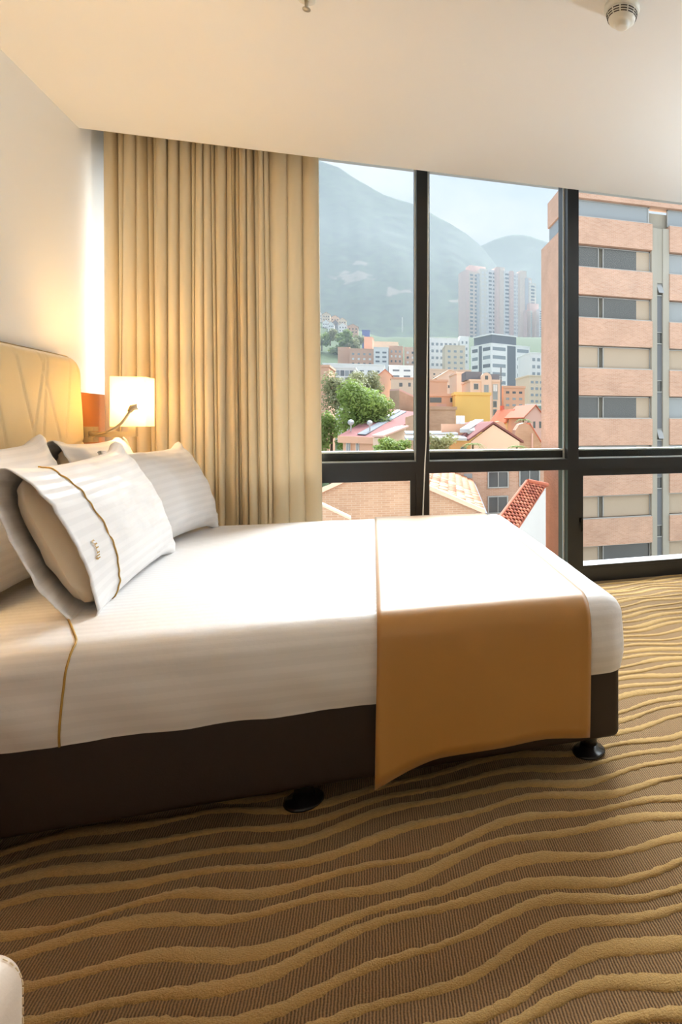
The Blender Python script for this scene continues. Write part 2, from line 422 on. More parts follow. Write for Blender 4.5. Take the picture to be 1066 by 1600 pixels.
# ------------------------------------------------------------------ bed
BX0, BX1, BY0, BY1 = -1.325, .765, 1.80, 3.69
ZM = .545
bed = thing('bed', 'king-size bed base in dark brown leather on black disc feet', 'bed', ((BX0+BX1)/2, (BY0+BY1)/2, 0))
V, Fc, UVs = rbox(BX0, BX1, BY0, BY1, .085, .345, .022, 30, 24, 4)
mk('box_base', V, Fc, m_base, bed, smooth=True)
V, Fc, UVs = rbox(BX0+.03, BX1-.03, BY0+.03, BY1-.03, .346, ZM-.03, .05, 10, 10, 4)
mk('mattress', V, Fc, mat('mattress_ticking', srgb(225,222,215), .8), bed, smooth=True)
for y in (1.895, 2.745, 3.595):
    for x in (.69, -.19, -1.06):
        lg = MB().lathe((x, y, 0), [(.028,.012),(.028,.09)], 16).build('leg', m_black, bed, True)
        MB().lathe((x, y, 0), [(.055,.003),(.056,.007),(.050,.013),(.032,.018),(.029,.03)], 24).build('foot_disc', m_black, lg, True)

def duvet_disp(p, n):
    q = Vector((p.x*1.6, p.y*1.6, p.z*3))
    d = .006*noise.noise(q*1.7)+.003*noise.noise(q*5)
    if n.z > .6:
        cx_ = max(0, 1-((p.x+.28)/1.05)**2); cy_ = max(0, 1-((p.y-2.745)/.96)**2)
        d = d*.5+.016*(cx_*cy_)**.5
    elif p.z < .46:
        k_ = (.46-p.z)/.16
        side = p.x if abs(n.y) > .5 else p.y
        # slanting drag folds near the hem
        f = noise.noise(Vector((side*7+p.z*6, p.z*2.2, 3.1)))
        f2 = noise.noise(Vector((side*17-p.z*9, p.z*3, 9.7)))
        d += k_*(.015*f+.006*f2) - .010*k_*k_ + .012*math.sin(min(1,k_)*PI)*.6
        z2 = p.z + (.006*noise.noise(Vector((side*4, 0, 1)))*max(0,k_) if k_ > .6 else 0)
        p = Vector((p.x, p.y, z2))
    return p+n*d
DX0, DX1, DY0, DY1 = -1.30, .785, 1.778, 3.708
V, Fc, UVs = rbox(DX0, DX1, DY0, DY1, .305, ZM, .072, 110, 100, 14, bottom=False, rb=False, disp=duvet_disp)
duv = mk('duvet', V, Fc, m_linen, smooth=True, uvs=UVs, org=(-.26, 2.745, .305))
tag(duv, 'white striped damask duvet tucked over the bed', 'duvet')
# gold piping on the duvet, running over the bed and down its sides
def duvet_prof(off, n=60, zh=.305, zh2=.305):
    r = .072; L = []
    for z in lin(zh, ZM-r, 12): L.append((DY0-off, z, (0,-1,0)))
    for i in range(1, 9):
        a = PI/2*i/8; L.append((DY0+r-(r+off)*math.cos(a), ZM-r+(r+off)*math.sin(a), None))
    for y in lin(DY0+r, DY1-r, n)[1:]: L.append((y, ZM+off, None))
    for i in range(1, 9):
        a = PI/2*(1-i/8); L.append((DY1-r+(r+off)*math.cos(a), ZM-r+(r+off)*math.sin(a), None))
    for z in lin(ZM-r, zh2, 8)[1:]: L.append((DY1+off, z, None))
    return L
def on_duvet(x, y, z, off):
    # follow the same swelling as the duvet
    if z > ZM-.02: n_ = Vector((0,0,1))
    elif y < 2.7: n_ = Vector((0,-1,0))
    else: n_ = Vector((0,1,0))
    if DY0+.002 < y < DY0+.07 and z > ZM-.074: n_ = Vector((0, y-(DY0+.072), z-(ZM-.072))).normalized()
    if DY1-.07 < y < DY1-.002 and z > ZM-.074: n_ = Vector((0, y-(DY1-.072), z-(ZM-.072))).normalized()
    base = Vector((x, y, z))-n_*off
    return duvet_disp(base, n_)+n_*off
pts = [on_duvet(max(-.92, -.735+.02*max(0,(z-.3))/.25-.5*max(0,y-DY0-.05)), y, z, .001) for y, z, _ in duvet_prof(.001)]
MB().tube(pts, .0028, 6).build('piping', m_gold, duv, True)

# runner
def runner():
    prof = duvet_prof(.009, 40, .135, .16); n = len(prof)
    xs = lin(.012, .652, 44); top = []; bot = []; UVs = []
    for i, x in enumerate(xs):
        t = i/44
        for j, (y, z, _) in enumerate(prof):
            p = on_duvet(x, y, z, .009)
            if y < DY0+.03 and z < .46:
                k_ = (.46-z)/.32
                p.y = DY0-.012-.016*k_-.022*k_*max(0,.28-t)/.28*1.3
                p.y += .006*k_*math.sin(9*t+1.0)+.004*k_*noise.noise(Vector((x*9, z*5, 2)))
                p.z -= k_*(.035*max(0,(.25-t)/.25)**1.5-.012*math.sin(PI*t))
                p.x += k_*.012*(1-2*t)*(1 if t > .5 else -.5)
            if y < DY0+.03 and z < .46 and (t < .03 or t > .97 or z < .16): p.y -= .003
            top.append(p); UVs.append((x, j*.03))
    m = len(top); V = top[:]; Fc = []
    for i in range(44):
        for j in range(n-1): Fc.append([i*n+j, (i+1)*n+j, (i+1)*n+j+1, i*n+j+1])
    return V, Fc, UVs
V, Fc, UVs = runner()
rn = mk('bed_runner', V, Fc, m_runner, smooth=True, uvs=UVs, org=(.33, 2.745, .13))
sm = rn.modifiers.new('thickness', 'SOLIDIFY'); sm.thickness = .005; sm.offset = -1
tag(rn, 'gold satin runner draped across the foot of the bed', 'bed runner')
# stitched hem line along the lower front edge of the runner
NP = len(duvet_prof(.009, 40, .135, .16))

# ------------------------------------------------------------------ headboard and wood panel
hb = thing('headboard', 'cream leather headboard quilted with criss-cross diagonal seams', 'headboard', (-1.37, 2.74, 0))
def headboard():
    y0, y1, z0, z1 = 1.94, 3.545, .12, 1.425
    rc = .09
    lr = random.Random(3); lines = []
    # long shallow diagonals crossing one another
    for a in (-.2, .08, .34, .55, .78, 1.0, 1.22, 1.45, 1.7, 1.95):
        lines.append((y0+a+lr.uniform(-.05,.05), z0, y0+a+lr.uniform(.25,.5), z1))
        lines.append((y0+a+lr.uniform(.2,.5), z0, y0+a+lr.uniform(-.15,.1), z1))
    lines.append((y0, .75, y1, 1.02)); lines.append((y0, .98, y1, .62))
    def dist(y, z):
        d = 9
        for a, b, c, e in lines:
            L = math.hypot(c-a, e-b); d = min(d, abs((c-a)*(b-z)-(a-y)*(e-b))/L)
        return d
    Ys, Zs = edge_grid(y0, y1, .05, 190), edge_grid(z0, z1, .05, 150)
    V = []; Fc = []; nY, nZ = len(Ys), len(Zs)
    def shape(y, z):
        # rounded top corners
        for yc, s in ((y0+rc, -1), (y1-rc, 1)):
            if (y-yc)*s > 0 and z > z1-rc:
                a = Vector((y-yc, z-(z1-rc))); m_ = max(abs(a.x), abs(a.y)); 
                if a.length > 1e-9: a = a*(m_/a.length)
                return yc+a.x, z1-rc+a.y
        return y, z
    for y in Ys:
        for z in Zs:
            ee = min(y-y0, y1-y, z1-z, .05)/.05
            rnd = .05*(1-math.sqrt(max(0, 1-(1-ee)**2)))
            d = dist(y, z); g = -.006*math.exp(-(d/.0055)**2)-.0012*math.exp(-(d/.02)**2)
            ys, zs = shape(y, z)
            lean = -.035*(z-.6)/.8
            V.append((-1.325+lean-rnd+g*min(1,ee*2), ys, zs))
    for i in range(nY-1):
        for j in range(nZ-1): Fc.append([i*nZ+j, (i+1)*nZ+j, (i+1)*nZ+j+1, i*nZ+j+1])
    # back rim
    rim = [i*nZ+nZ-1 for i in range(nY)]
    loop = [j for j in range(nZ)]+[i*nZ+nZ-1 for i in range(1,nY)]+[(nY-1)*nZ+j for j in range(nZ-2,-1,-1)]
    b = len(V)
    for q in loop: V.append((-1.398, V[q][1], V[q][2]))
    for q in range(len(loop)-1): Fc.append([loop[q], loop[q+1], b+q+1, b+q])
    return V, Fc
V, Fc = headboard()
mk('quilted_pad', V, Fc, m_head, hb, smooth=True)
box('backing_board', -1.3995, -1.398, 1.96, 3.53, .05, 1.33, m_wood, hb)
wp = MB().box(XL+.001, -1.40, .9, 3.99, 0, 1.258).build('wood_panel', m_wood)
tag(wp, 'orange-brown wood panel on the wall behind the headboard and lamp', 'wall panel')

# ------------------------------------------------------------------ pillows
class Pillow:
    def __init__(s, org, a, b, L, B, T, open_t=.35, seed=1, end=.42):
        s.o = Vector(org); s.a = Vector(a).normalized(); b = Vector(b); s.b = (b-s.a*b.dot(s.a)).normalized()
        s.n = s.a.cross(s.b)
        if s.n.x < 0: s.n = -s.n
        s.L, s.B, s.T, s.ot, s.seed, s.end = L, B, T, open_t, seed, end
    def pt(s, u, th, off=0, ext=0):
        # u 0 (closed end) .. 1 (open end); th angle: 0 top edge, 90 front, 180 bottom, 270 back
        T = s.T*(max(0, 1-(1-min(u/s.end,1))**2.2))**.55
        if u > .62:
            f = min(1.2, (u-.62)/.38); T = T*(1-(1-s.ot)*f*f*(3-2*min(f,1)))
        B = s.B*(1-.07*math.sin(PI*min(u,1))+.13*math.exp(-(u/.09)**2)+.05*math.exp(-((1-u)/.1)**2))
        c, sn = math.cos(th), math.sin(th)
        nn = T*math.copysign(abs(sn)**1.15, sn)
        bb = B*math.copysign(abs(c)**.9, c)
        q = Vector((u*4.5, c*2.5, sn*2+s.seed*7.3))
        w_ = .012*noise.noise(q)+.006*noise.noise(q*2.3)+.0015*noise.noise(q*5)
        wr = .005*math.sin(u*9+c*9+s.seed)*math.exp(-((abs(c)-.8)/.25)**2)
        nn += math.copysign((w_+wr+off), sn) if abs(sn) > .05 else 0
        return s.o+s.a*(u*s.L)+s.b*bb+s.n*nn
    def off(s, u, th, d):
        p = s.pt(u, th); a = s.pt(u+.004, th)-s.pt(u-.004, th); b = s.pt(u, th+.02)-s.pt(u, th-.02)
        n = a.cross(b).normalized()
        if n.dot(p-(s.o+s.a*(u*s.L))) < 0: n = -n
        return p+n*d
    def case(s, name, parent, m, u1=1.0, nu=56, nth=64, rimcut=0):
        V = []; Fc = []; UVs = []
        for i in range(nu+1):
            u = (i/nu)**1.15*u1
            for k in range(nth):
                th = 2*PI*k/nth
                # the front lip is cut back a little so the inside shows
                uu = u-(rimcut*max(0, math.sin(th))*max(0,(u-.7)/.3))
                V.append(s.pt(uu, th)); UVs.append((u*s.L, s.B*math.cos(th)))
        for i in range(nu):
            for k in range(nth):
                k2 = (k+1)%nth; Fc.append([i*nth+k, i*nth+k2, (i+1)*nth+k2, (i+1)*nth+k])
        o = mk(name, V, Fc, m, parent, smooth=True, uvs=UVs)
        md = o.modifiers.new('thickness','SOLIDIFY'); md.thickness = .003; md.offset = 0
        return o
    def inner(s, name, parent, m, u1=.97):
        q = Pillow(s.o, s.a, s.b, s.L, s.B*.9, s.T*.9, .5, s.seed, s.end)
        V = []; Fc = []; nth = 32; us = [.06+(u1-.06)*i/20 for i in range(21)]
        for u in us:
            k_ = math.sqrt(max(.0, 1-max(0,(u-u1+.12)/.12)**2))*.98+.02
            c = s.o+s.a*(u*s.L)
            for k in range(nth):
                p = q.pt(u, 2*PI*k/nth); d = p-c; V.append(c+s.b*(d.dot(s.b)*(.55+.45*k_))+s.n*(d.dot(s.n)*k_))
        for i in range(20):
            for k in range(nth):
                k2 = (k+1)%nth; Fc.append([i*nth+k, i*nth+k2, (i+1)*nth+k2, (i+1)*nth+k])
        Fc.append([k for k in reversed(range(nth))]); Fc.append([20*nth+k for k in range(nth)])
        return mk(name, V, Fc, m, parent, smooth=True)

PG = 'pillows on the bed'
def pillow(label, P, rimcut=0, u1=.97, piped=True):
    t = thing('pillow', label, 'pillow', P.o-Vector((0,0,.2)), PG)
    c = P.case('pillowcase', t, m_linen, rimcut=rimcut)
    P.inner('inner_pillow', t, m_inner, u1)
    up = .80
    pts = [P.off(up, math.radians(a), .0035) for a in lin(4, 176, 90)]
    if piped: MB().tube(pts, .0023, 6).build('piping', m_gold, c, True)
    return t, c
P1 = Pillow((-1.165, 2.835, .80), (.02,-1,-.01), (-.24,0,.97), .84, .235, .088, .6, 2)
P2 = Pillow((-1.165, 3.62, .80), (.02,-1,-.01), (-.24,0,.97), .75, .235, .088, .5, 5)
P3 = Pillow((-.905, 2.93, .785), (.05,-1,-.032), (-.40,0,.92), .93, .232, .10, .55, 3)
P4 = Pillow((-.885, 3.64, .772), (-.14,-1,0), (-.40,0,.92), .72, .222, .10, .12, 8, .34)
pillow('white striped pillow against the headboard, mostly hidden behind the one marked firm', P1, .02)
pillow('white pillow against the headboard at the window side, only its corner showing', P2, .0, .97, False)
t3, c3 = pillow('white striped pillow with gold piping and the word firm on its cuff', P3, .025)
pillow('plump white pillow nearest the curtain in the front row', P4, .0, .55, False)
# the word on the cuff
tcv = bpy.data.curves.new('word', 'FONT'); tcv.body = 'firm'; tcv.size = 1; tcv.extrude = 0; tcv.offset = .012
to = bpy.data.objects.new('word_tmp', tcv); COL.objects.link(to)
bpy.context.view_layer.update()
dg = bpy.context.evaluated_depsgraph_get(); tm = bpy.data.meshes.new_from_object(to.evaluated_get(dg))
tw = max(v.co.x for v in tm.vertices)
V = []; sc_t = .036
for v in tm.vertices:
    # reads upward along the cuff, letter tops towards the open end
    up = (v.co.x-tw/2)*sc_t; sd = v.co.y*sc_t*.9
    th = PI/2-(up-.055)/P3.B
    p = P3.off(.885+sd/P3.L, th, .004); V.append(p)
fs = [list(p.vertices) for p in tm.polygons]
mk('embroidered_word', V, fs, m_gold, c3)
bpy.data.objects.remove(to, do_unlink=True); bpy.data.meshes.remove(tm)

# ------------------------------------------------------------------ bedside wall lamps
def wall_lamp(ym, label, sgn, watts):
    """ym: y of the lamp axis; sgn +1: the lamp at the window side"""
    x0, x1 = -1.228, -1.073; d = .0675; z0, z1 = 1.086, 1.332
    t = thing('wall_lamp', label, 'lamp', (-1.40, ym, 1.045), 'bedside wall lamps')
    by = ym+sgn*.015
    MB().box(-1.399, -1.312, by-.03, by+.03, 1.062, 1.085).build('bracket', m_steel, t)
    MB().box(-1.399, -1.312, by-.03, by+.03, 1.008, 1.032).build('bracket', m_steel, t)
    MB().box(-1.399, -1.335, by-.022, by+.022, 1.032, 1.062).build('bracket_core', m_steel, t)
    MB().box(-1.335, -1.138, by-.014, by+.014, 1.034, 1.060).box(-1.166, -1.138, by-.014, by+.014, 1.060, 1.12).build('arm', m_steel, t)
    V = []; Fc = []; n = 0
    ring = []
    r = .012
    for cx_, cy_, a0 in ((x1-r, ym+d-r, 0), (x0+r, ym+d-r, 90), (x0+r, ym-d+r, 180), (x1-r, ym-d+r, 270)):
        for k in range(5):
            a = math.radians(a0+k*22.5); ring.append((cx_+r*math.cos(a), cy_+r*math.sin(a)))
    n = len(ring)
    for z in lin(z0, z1, 6):
        for p in ring: V.append((p[0], p[1], z))
    for i in range(6):
        for k in range(n): Fc.append([i*n+k, i*n+(k+1)%n, (i+1)*n+(k+1)%n, (i+1)*n+k])
    sh = mk('shade', V, Fc, m_shade, t)
    md = sh.modifiers.new('thickness','SOLIDIFY'); md.thickness = .003
    cxm = (x0+x1)/2
    MB().lathe((cxm, ym, 1.12), [(.012,0),(.016,.02),(.03,.05),(.032,.07),(.024,.09),(.006,.10)], 16).build('bulb', m_bulb, t, True)
    # flexible reading light
    q = [(-1.335,by-sgn*.012,1.045), (-1.29,by-sgn*.06,1.045), (-1.235,by-sgn*.12,1.055), (-1.19,by-sgn*.135,1.075), (-1.155,by-sgn*.14,1.105), (-1.13,by-sgn*.14,1.145), (-1.118,by-sgn*.14,1.17)]
    pts = []
    for i in range(len(q)-1):
        p0, p1, p2, p3 = (Vector(q[max(0,i-1)]), Vector(q[i]), Vector(q[i+1]), Vector(q[min(len(q)-1,i+2)]))
        for s_ in range(6):
            u = s_/6
            pts.append(.5*((2*p1)+(p2-p0)*u+(2*p0-5*p1+4*p2-p3)*u*u+(3*p1-p0-3*p2+p3)*u**3))
    pts.append(Vector(q[-1]))
    MB().tube(pts, .006, 8).build('gooseneck', m_steel, t, True)
    hd = MB().tube([(-1.124,by-sgn*.14,1.158), (-1.112,by-sgn*.14,1.178), (-1.085,by-sgn*.14,1.184)], [.010,.015,.015], 14).build('reading_head', m_steel, t, True)
    MB().tube([(-1.085,by-sgn*.14,1.184), (-1.074,by-sgn*.142,1.184), (-1.066,by-sgn*.143,1.184), (-1.063,by-sgn*.143,1.184)], [.014,.0135,.009,.003], 14).build('led_lens', m_led, hd)
    L = bpy.data.lights.new('lamp_light', 'POINT'); L.energy = watts; L.color = (1, .63, .26); L.shadow_soft_size = .035
    lo = bpy.data.objects.new('lamp_light', L); COL.objects.link(lo); lo.parent = t; lo.location = Vector((cxm, ym, 1.25))-ORG[t.name]
    return t
LAMP_W = 5.5
wall_lamp(3.5375, 'lit wall lamp with square cream shade in front of the curtain', 1, LAMP_W)
wall_lamp(1.945, 'lit wall lamp with square cream shade at the near side of the bed', -1, 9)

# ------------------------------------------------------------------ ceiling fittings
sd = thing('smoke_detector', 'round white smoke detector with slotted side on the ceiling', 'smoke detector', (.868, 2.03, ZC))
c = Vector((.868, 2.03, ZC))
MB().lathe(c, [(.064,-.0),(.066,-.010),(.062,-.018),(.056,-.020)], 40).build('base', m_plastic, sd, True)
MB().lathe(c, [(.056,-.020),(.054,-.034),(.047,-.052),(.036,-.058),(.026,-.062),(.024,-.072),(.018,-.075),(.004,-.076)], 40).build('cover', m_plastic, sd, True)
for rr_, zz in ((.0552,-.028),(.0535,-.036),(.0510,-.043)):
    for k in range(12):
        a0, a1 = 2*PI*(k+.1)/12, 2*PI*(k+.9)/12; m_ = MB(); L = []
        for a in lin(a0, a1, 5): L.append(c+Vector((rr_*math.cos(a), rr_*math.sin(a), zz)))
        m_.tube(L, .0020, 6).build('slot', m_dark, sd)
sp = thing('sprinkler', 'small pendant sprinkler head on the ceiling', 'sprinkler', (-.226, 2.33, ZC))
c = Vector((-.226, 2.33, ZC))
MB().lathe(c, [(.03,0),(.03,-.004),(.012,-.006)], 24).build('escutcheon', m_plastic, sp, True)
MB().lathe(c, [(.007,-.004),(.006,-.026),(.003,-.034)], 12).build('stem', m_steel, sp, True)
MB().lathe(c, [(.003,-.034),(.014,-.036),(.014,-.0385),(.002,-.040)], 20).build('deflector', m_steel, sp, True)
UP_W = (7, 31)  # unseen floor uplighters added to fill the room by way of the ceiling
for i, (x, y) in enumerate(((-1.05,-1.9),(3.0,2.2))):
    d = thing('added_fill_lamp', ('added fill uplighter, unseen in the corner behind the camera by the head wall', 'added fill uplighter, unseen beside the right wall beyond the foot of the bed')[i], 'lamp', (x, y, 0), 'added fill uplighters')
    MB().lathe((x,y,0), [(.14,0),(.14,.015),(.02,.03)], 28).build('base', m_steel, d, True)
    MB().lathe((x,y,0), [(.012,.03),(.012,1.72)], 12).build('pole', m_steel, d, True)
    MB().lathe((x,y,0), [(.015,1.70),(.08,1.72),(.15,1.80),(.155,1.80),(.085,1.715),(.02,1.69)][:4], 32).build('bowl', m_plastic, d, True)
    L = bpy.data.lights.new('fill_uplight', 'AREA'); L.shape = 'DISK'; L.size = .26; L.energy = UP_W[i]; L.color = ((1, .84, .66), (.82, .92, 1))[i]
    lo = bpy.data.objects.new('fill_uplight', L); COL.objects.link(lo); lo.parent = d; lo.location = (0, 0, 1.83); lo.rotation_euler = (PI, 0, 0)
# ------------------------------------------------------------------ upholstered seat cut by the lower left corner
ot = thing('ottoman', 'white stitched leather seat just showing at the lower left corner', 'ottoman', (-.70, .68, 0))
ORR = .05
def ott_disp(p, n): return p+n*.003*noise.noise(p*6)
OX0, OX1, OY0, OY1, OZ = -1.02, -.424, .42, .975, .434
V, Fc, UVs = rbox(OX0, OX1, OY0, OY1, .14, OZ, ORR, 14, 14, 6, disp=ott_disp)
mk('seat_pad', V, Fc, m_ott, ot, smooth=True)
for off in (.037,):
    kk = ORR-math.sqrt(ORR**2-(ORR-off)**2); rr2 = ORR-kk+.001; ys = OY1-off; pts = []
    for a in lin(0, 90, 8):
        aa = math.radians(a); pts.append(Vector((OX1-ORR+rr2*math.sin(aa), ys, OZ-ORR+rr2*math.cos(aa))))
    pts = [Vector((OX0+ORR, ys, OZ-kk+.001))]+pts+[Vector((OX1-kk+.001, ys, .22))]
    # stitches: short dashes along the seam
    m_ = MB(); tot = 0
    for i in range(len(pts)-1):
        L = (pts[i+1]-pts[i]).length; nst = max(1, int(L/.012))
        for s_ in range(nst):
            a = pts[i].lerp(pts[i+1], (s_+.15)/nst); b = pts[i].lerp(pts[i+1], (s_+.85)/nst); m_.tube([a,b], .0009, 5)
    st = m_.build('stitching', mat('cream_thread', srgb(235,215,180), .7), ot); st['kind'] = 'stuff'
for x in (OX0+.07, OX1-.07):
    for y in (OY0+.07, OY1-.07): MB().lathe((x,y,0), [(.018,0),(.024,.145)], 14).build('leg', m_black, ot, True)

# ================================================================== the city outside
def flat(name, r, g, b, rough=.9, var=.08, vs_=.35): return mat(name, srgb(r,g,b), .95, var=var, vscale=vs_, spec=.12)
m_obrick = brick_mat('orange_brick', srgb(210,170,146), srgb(198,156,131), srgb(212,188,170))
m_gbrick = brick_mat('tan_brick', srgb(200,162,134), srgb(188,148,120), srgb(204,178,156))
m_conc = flat('concrete', 176,172,160)
m_terra = flat('terracotta_render', 228,182,154)
m_peach = flat('peach_render', 236,206,182)
m_rose = flat('rose_brick_far', 226,186,174)
m_white = flat('white_render', 244,243,240)
m_cream = flat('cream_render', 232,214,190)
m_yellow = flat('yellow_render', 240,200,120)
m_greyw = flat('grey_cladding', 128,132,138)
m_roofp = flat('pink_metal_roof', 140,96,94, .6, .1, .8)
m_roofg = flat('grey_metal_roof', 130,130,134, .5)
m_roofw = flat('white_metal_roof', 190,194,196, .5)
m_tile = mat('clay_tile', srgb(196,136,100), .8, var=.3, vscale=3.0)
m_tiler = mat('red_clay_tile', srgb(196,112,84), .8, var=.25, vscale=3.0)
m_wing = mat('dark_window_glass', srgb(78,82,84), .15, spec=.8)
m_winb = mat('blue_grey_window', srgb(150,158,162), .25, spec=.8)
m_blind = mat('beige_blind', srgb(188,172,152), .7, var=.04)
m_alu = mat('aluminium_trim', srgb(176,178,176), .4, .4)
m_blue = mat('blue_sheet', srgb(120,130,190), .6)
m_leaf = mat('leaf_green', srgb(134,156,78), .7, var=.35, vscale=.9, trans=.35)
m_leafd = mat('leaf_olive', srgb(150,152,108), .7, var=.35, vscale=.5, trans=.25)
m_bark = mat('bark', srgb(92,74,58), .9, var=.2)

ZG = lambda d: (-15 if d < 40 else None)
PROF = [(0,-16),(45,-15),(100,-9),(200,4),(300,22),(450,50),(600,86),(800,116),(1000,140),(1120,160)]
def ground_z(d):
    for (a, za), (b, zb) in zip(PROF, PROF[1:]):
        if d <= b: return za+(zb-za)*max(0,(d-a))/(b-a)
    return PROF[-1][1]
def interp(P, x):
    if x <= P[0][0]: return P[0][1]
    for (a, ya), (b, yb) in zip(P, P[1:]):
        if x <= b:
            t = (x-a)/(b-a); return ya+(yb-ya)*t
    return P[-1][1]
RIDGE = [(-600,330),(0,300),(300,262),(420,243),(497,250),(530,262),(560,282),(600,304),(650,320),(700,347),(730,366),(752,384),(780,420),(820,470),(900,500),(1200,500),(1800,480)]
RIDGE2 = [(300,420),(560,420),(660,410),(720,396),(752,384),(775,373),(800,366),(825,367),(845,374),(900,392),(1000,400),(1200,372),(1500,380),(2000,400)]

def forest_mat():
    m = mat('forest_slope', srgb(74,96,60), .95, spec=.1); t = m.node_tree; p = t.nodes['Principled BSDF']
    tcn = t.nodes.new('ShaderNodeTexCoord')
    n = t.nodes.new('ShaderNodeTexNoise'); n.inputs['Scale'].default_value = .045; n.inputs['Detail'].default_value = 8; n.inputs['Roughness'].default_value = .7
    t.links.new(tcn.outputs['Object'], n.inputs['Vector'])
    r = t.nodes.new('ShaderNodeValToRGB'); e = r.color_ramp.elements
    e[0].position = .34; e[0].color = srgb(6,16,14); e[1].position = .68; e[1].color = srgb(72,94,60)
    t.links.new(n.outputs['Fac'], r.inputs['Fac'])
    # bare earth scars at their own places on the slope
    cur = r.outputs['Color']
    n2 = t.nodes.new('ShaderNodeTexNoise'); n2.inputs['Scale'].default_value = .045; n2.inputs['Detail'].default_value = 5
    t.links.new(tcn.outputs['Object'], n2.inputs['Vector'])
    for c, sx, sz in SCARS:
        mp_ = t.nodes.new('ShaderNodeMapping'); mp_.vector_type = 'POINT'
        mp_.inputs['Location'].default_value = (-c.x/sx, -c.y/400, -c.z/sz); mp_.inputs['Scale'].default_value = (1/sx, 1/400, 1/sz)
        t.links.new(tcn.outputs['Object'], mp_.inputs['Vector'])
        ln = t.nodes.new('ShaderNodeVectorMath'); ln.operation = 'LENGTH'; t.links.new(mp_.outputs[0], ln.inputs[0])
        ad = t.nodes.new('ShaderNodeMath'); ad.operation = 'MULTIPLY_ADD'; ad.inputs[1].default_value = 3.4; 
        t.links.new(n2.outputs['Fac'], ad.inputs[0]); t.links.new(ln.outputs['Value'], ad.inputs[2])
        mr = t.nodes.new('ShaderNodeMapRange'); mr.inputs['From Min'].default_value = 2.05; mr.inputs['From Max'].default_value = 2.45
        mr.inputs['To Min'].default_value = 1; mr.inputs['To Max'].default_value = 0
        t.links.new(ad.outputs[0], mr.inputs['Value'])
        mx = t.nodes.new('ShaderNodeMix'); mx.data_type = 'RGBA'; mx.inputs['B'].default_value = srgb(128,118,104)
        t.links.new(mr.outputs['Result'], mx.inputs['Factor']); t.links.new(cur, mx.inputs['A']); cur = mx.outputs['Result']
    # lighter meadow and gardens on the lower slopes
    sx_ = t.nodes.new('ShaderNodeSeparateXYZ'); t.links.new(tcn.outputs['Object'], sx_.inputs[0])
    m3 = t.nodes.new('ShaderNodeMapRange'); m3.inputs['From Min'].default_value = 760; m3.inputs['From Max'].default_value = 1020; m3.inputs['To Min'].default_value = .85; m3.inputs['To Max'].default_value = 0
    t.links.new(sx_.outputs['Y'], m3.inputs['Value'])
    mx = t.nodes.new('ShaderNodeMix'); mx.data_type = 'RGBA'; mx.inputs['B'].default_value = srgb(66,82,50)
    t.links.new(m3.outputs['Result'], mx.inputs['Factor']); t.links.new(cur, mx.inputs['A']); cur = mx.outputs['Result']
    t.links.new(cur, p.inputs['Base Color'])
    return m
R0, R1, R2 = 1120, 1950, 2700
def mount_pt(px, d, ridge, rmax, r0):
    base = ground_z(d)
    top = H+(CY-interp(ridge, px))/F*rmax
    t = min(1, max(0, (d-r0)/(rmax-r0)))
    zb = ground_z(min(d, r0))
    z = zb+(top-zb)*(t**1.15) if d > r0 else base
    p = U(px, CY, d)
    amp = 20*math.sin(PI*min(1,t*1.0))**.8 if d > r0 else 1.2
    z += amp*1.3*noise.fractal(Vector((px*.022, d*.0016, 1.7)), 1.0, 2.0, 4)
    z += (7*t*(1-t*.6))*noise.noise(Vector((p.x*.02, p.y*.02, 5)))
    if d < r0+100 and px < 640:          # spur with houses on the left
        s = max(0, min(1, (600-px)/120))*math.exp(-((d-560)/190)**2); z += 24*s
    if d > rmax: z = top-(d-rmax)*.35
    return Vector((p.x, p.y, z))
def find_on(px, py, ridge, rmax, r0):    # where the slope is seen at a pixel
    best = None
    for d in lin(r0, rmax, 200):
        q = mount_pt(px, d, ridge, rmax, r0)
        yy = CY-(q.z-H)*F/d
        if best is None or abs(yy-py) < best[0]: best = (abs(yy-py), q)
    return best[1]
SCARS = [(find_on(552,432,RIDGE,R1,R0), 52, 26), (find_on(566,412,RIDGE,R1,R0), 34, 10), (find_on(617,456,RIDGE,R1,R0), 36, 16), (find_on(712,470,RIDGE,R1,R0), 30, 10)]
m_forest = forest_mat()
def terrain(name, ridge, rmax, r0, px0, px1, npx, ds):
    V = []; Fc = []; P = lin(px0, px1, npx)
    for d in ds:
        for px in P: V.append(mount_pt(px, d, ridge, rmax, r0))
    n = npx+1
    for i in range(len(ds)-1):
        for j in range(npx): Fc.append([i*n+j, i*n+j+1, (i+1)*n+j+1, (i+1)*n+j])
    return mk(name, V, Fc, m_forest, smooth=True, org=(0,0,0))
ds1 = [12,25,45,70,100,150,200,250,300,350,400,450,500,550,600,650,700,750]+[800,850,900,950,1000,1050]+lin(1100,R1,110)+[R1+60,R1+300]
tag(terrain('mountain', RIDGE, R1, R0, -700, 1900, 300, ds1), 'forested mountain rising behind the city on the left', 'mountain', kind='structure')
tag(terrain('mountain', RIDGE2, R2, 1500, 200, 2100, 160, lin(1480,R2,70)+[R2+400]), 'farther blue hill in the gap beside the brick towers', 'mountain', kind='structure')

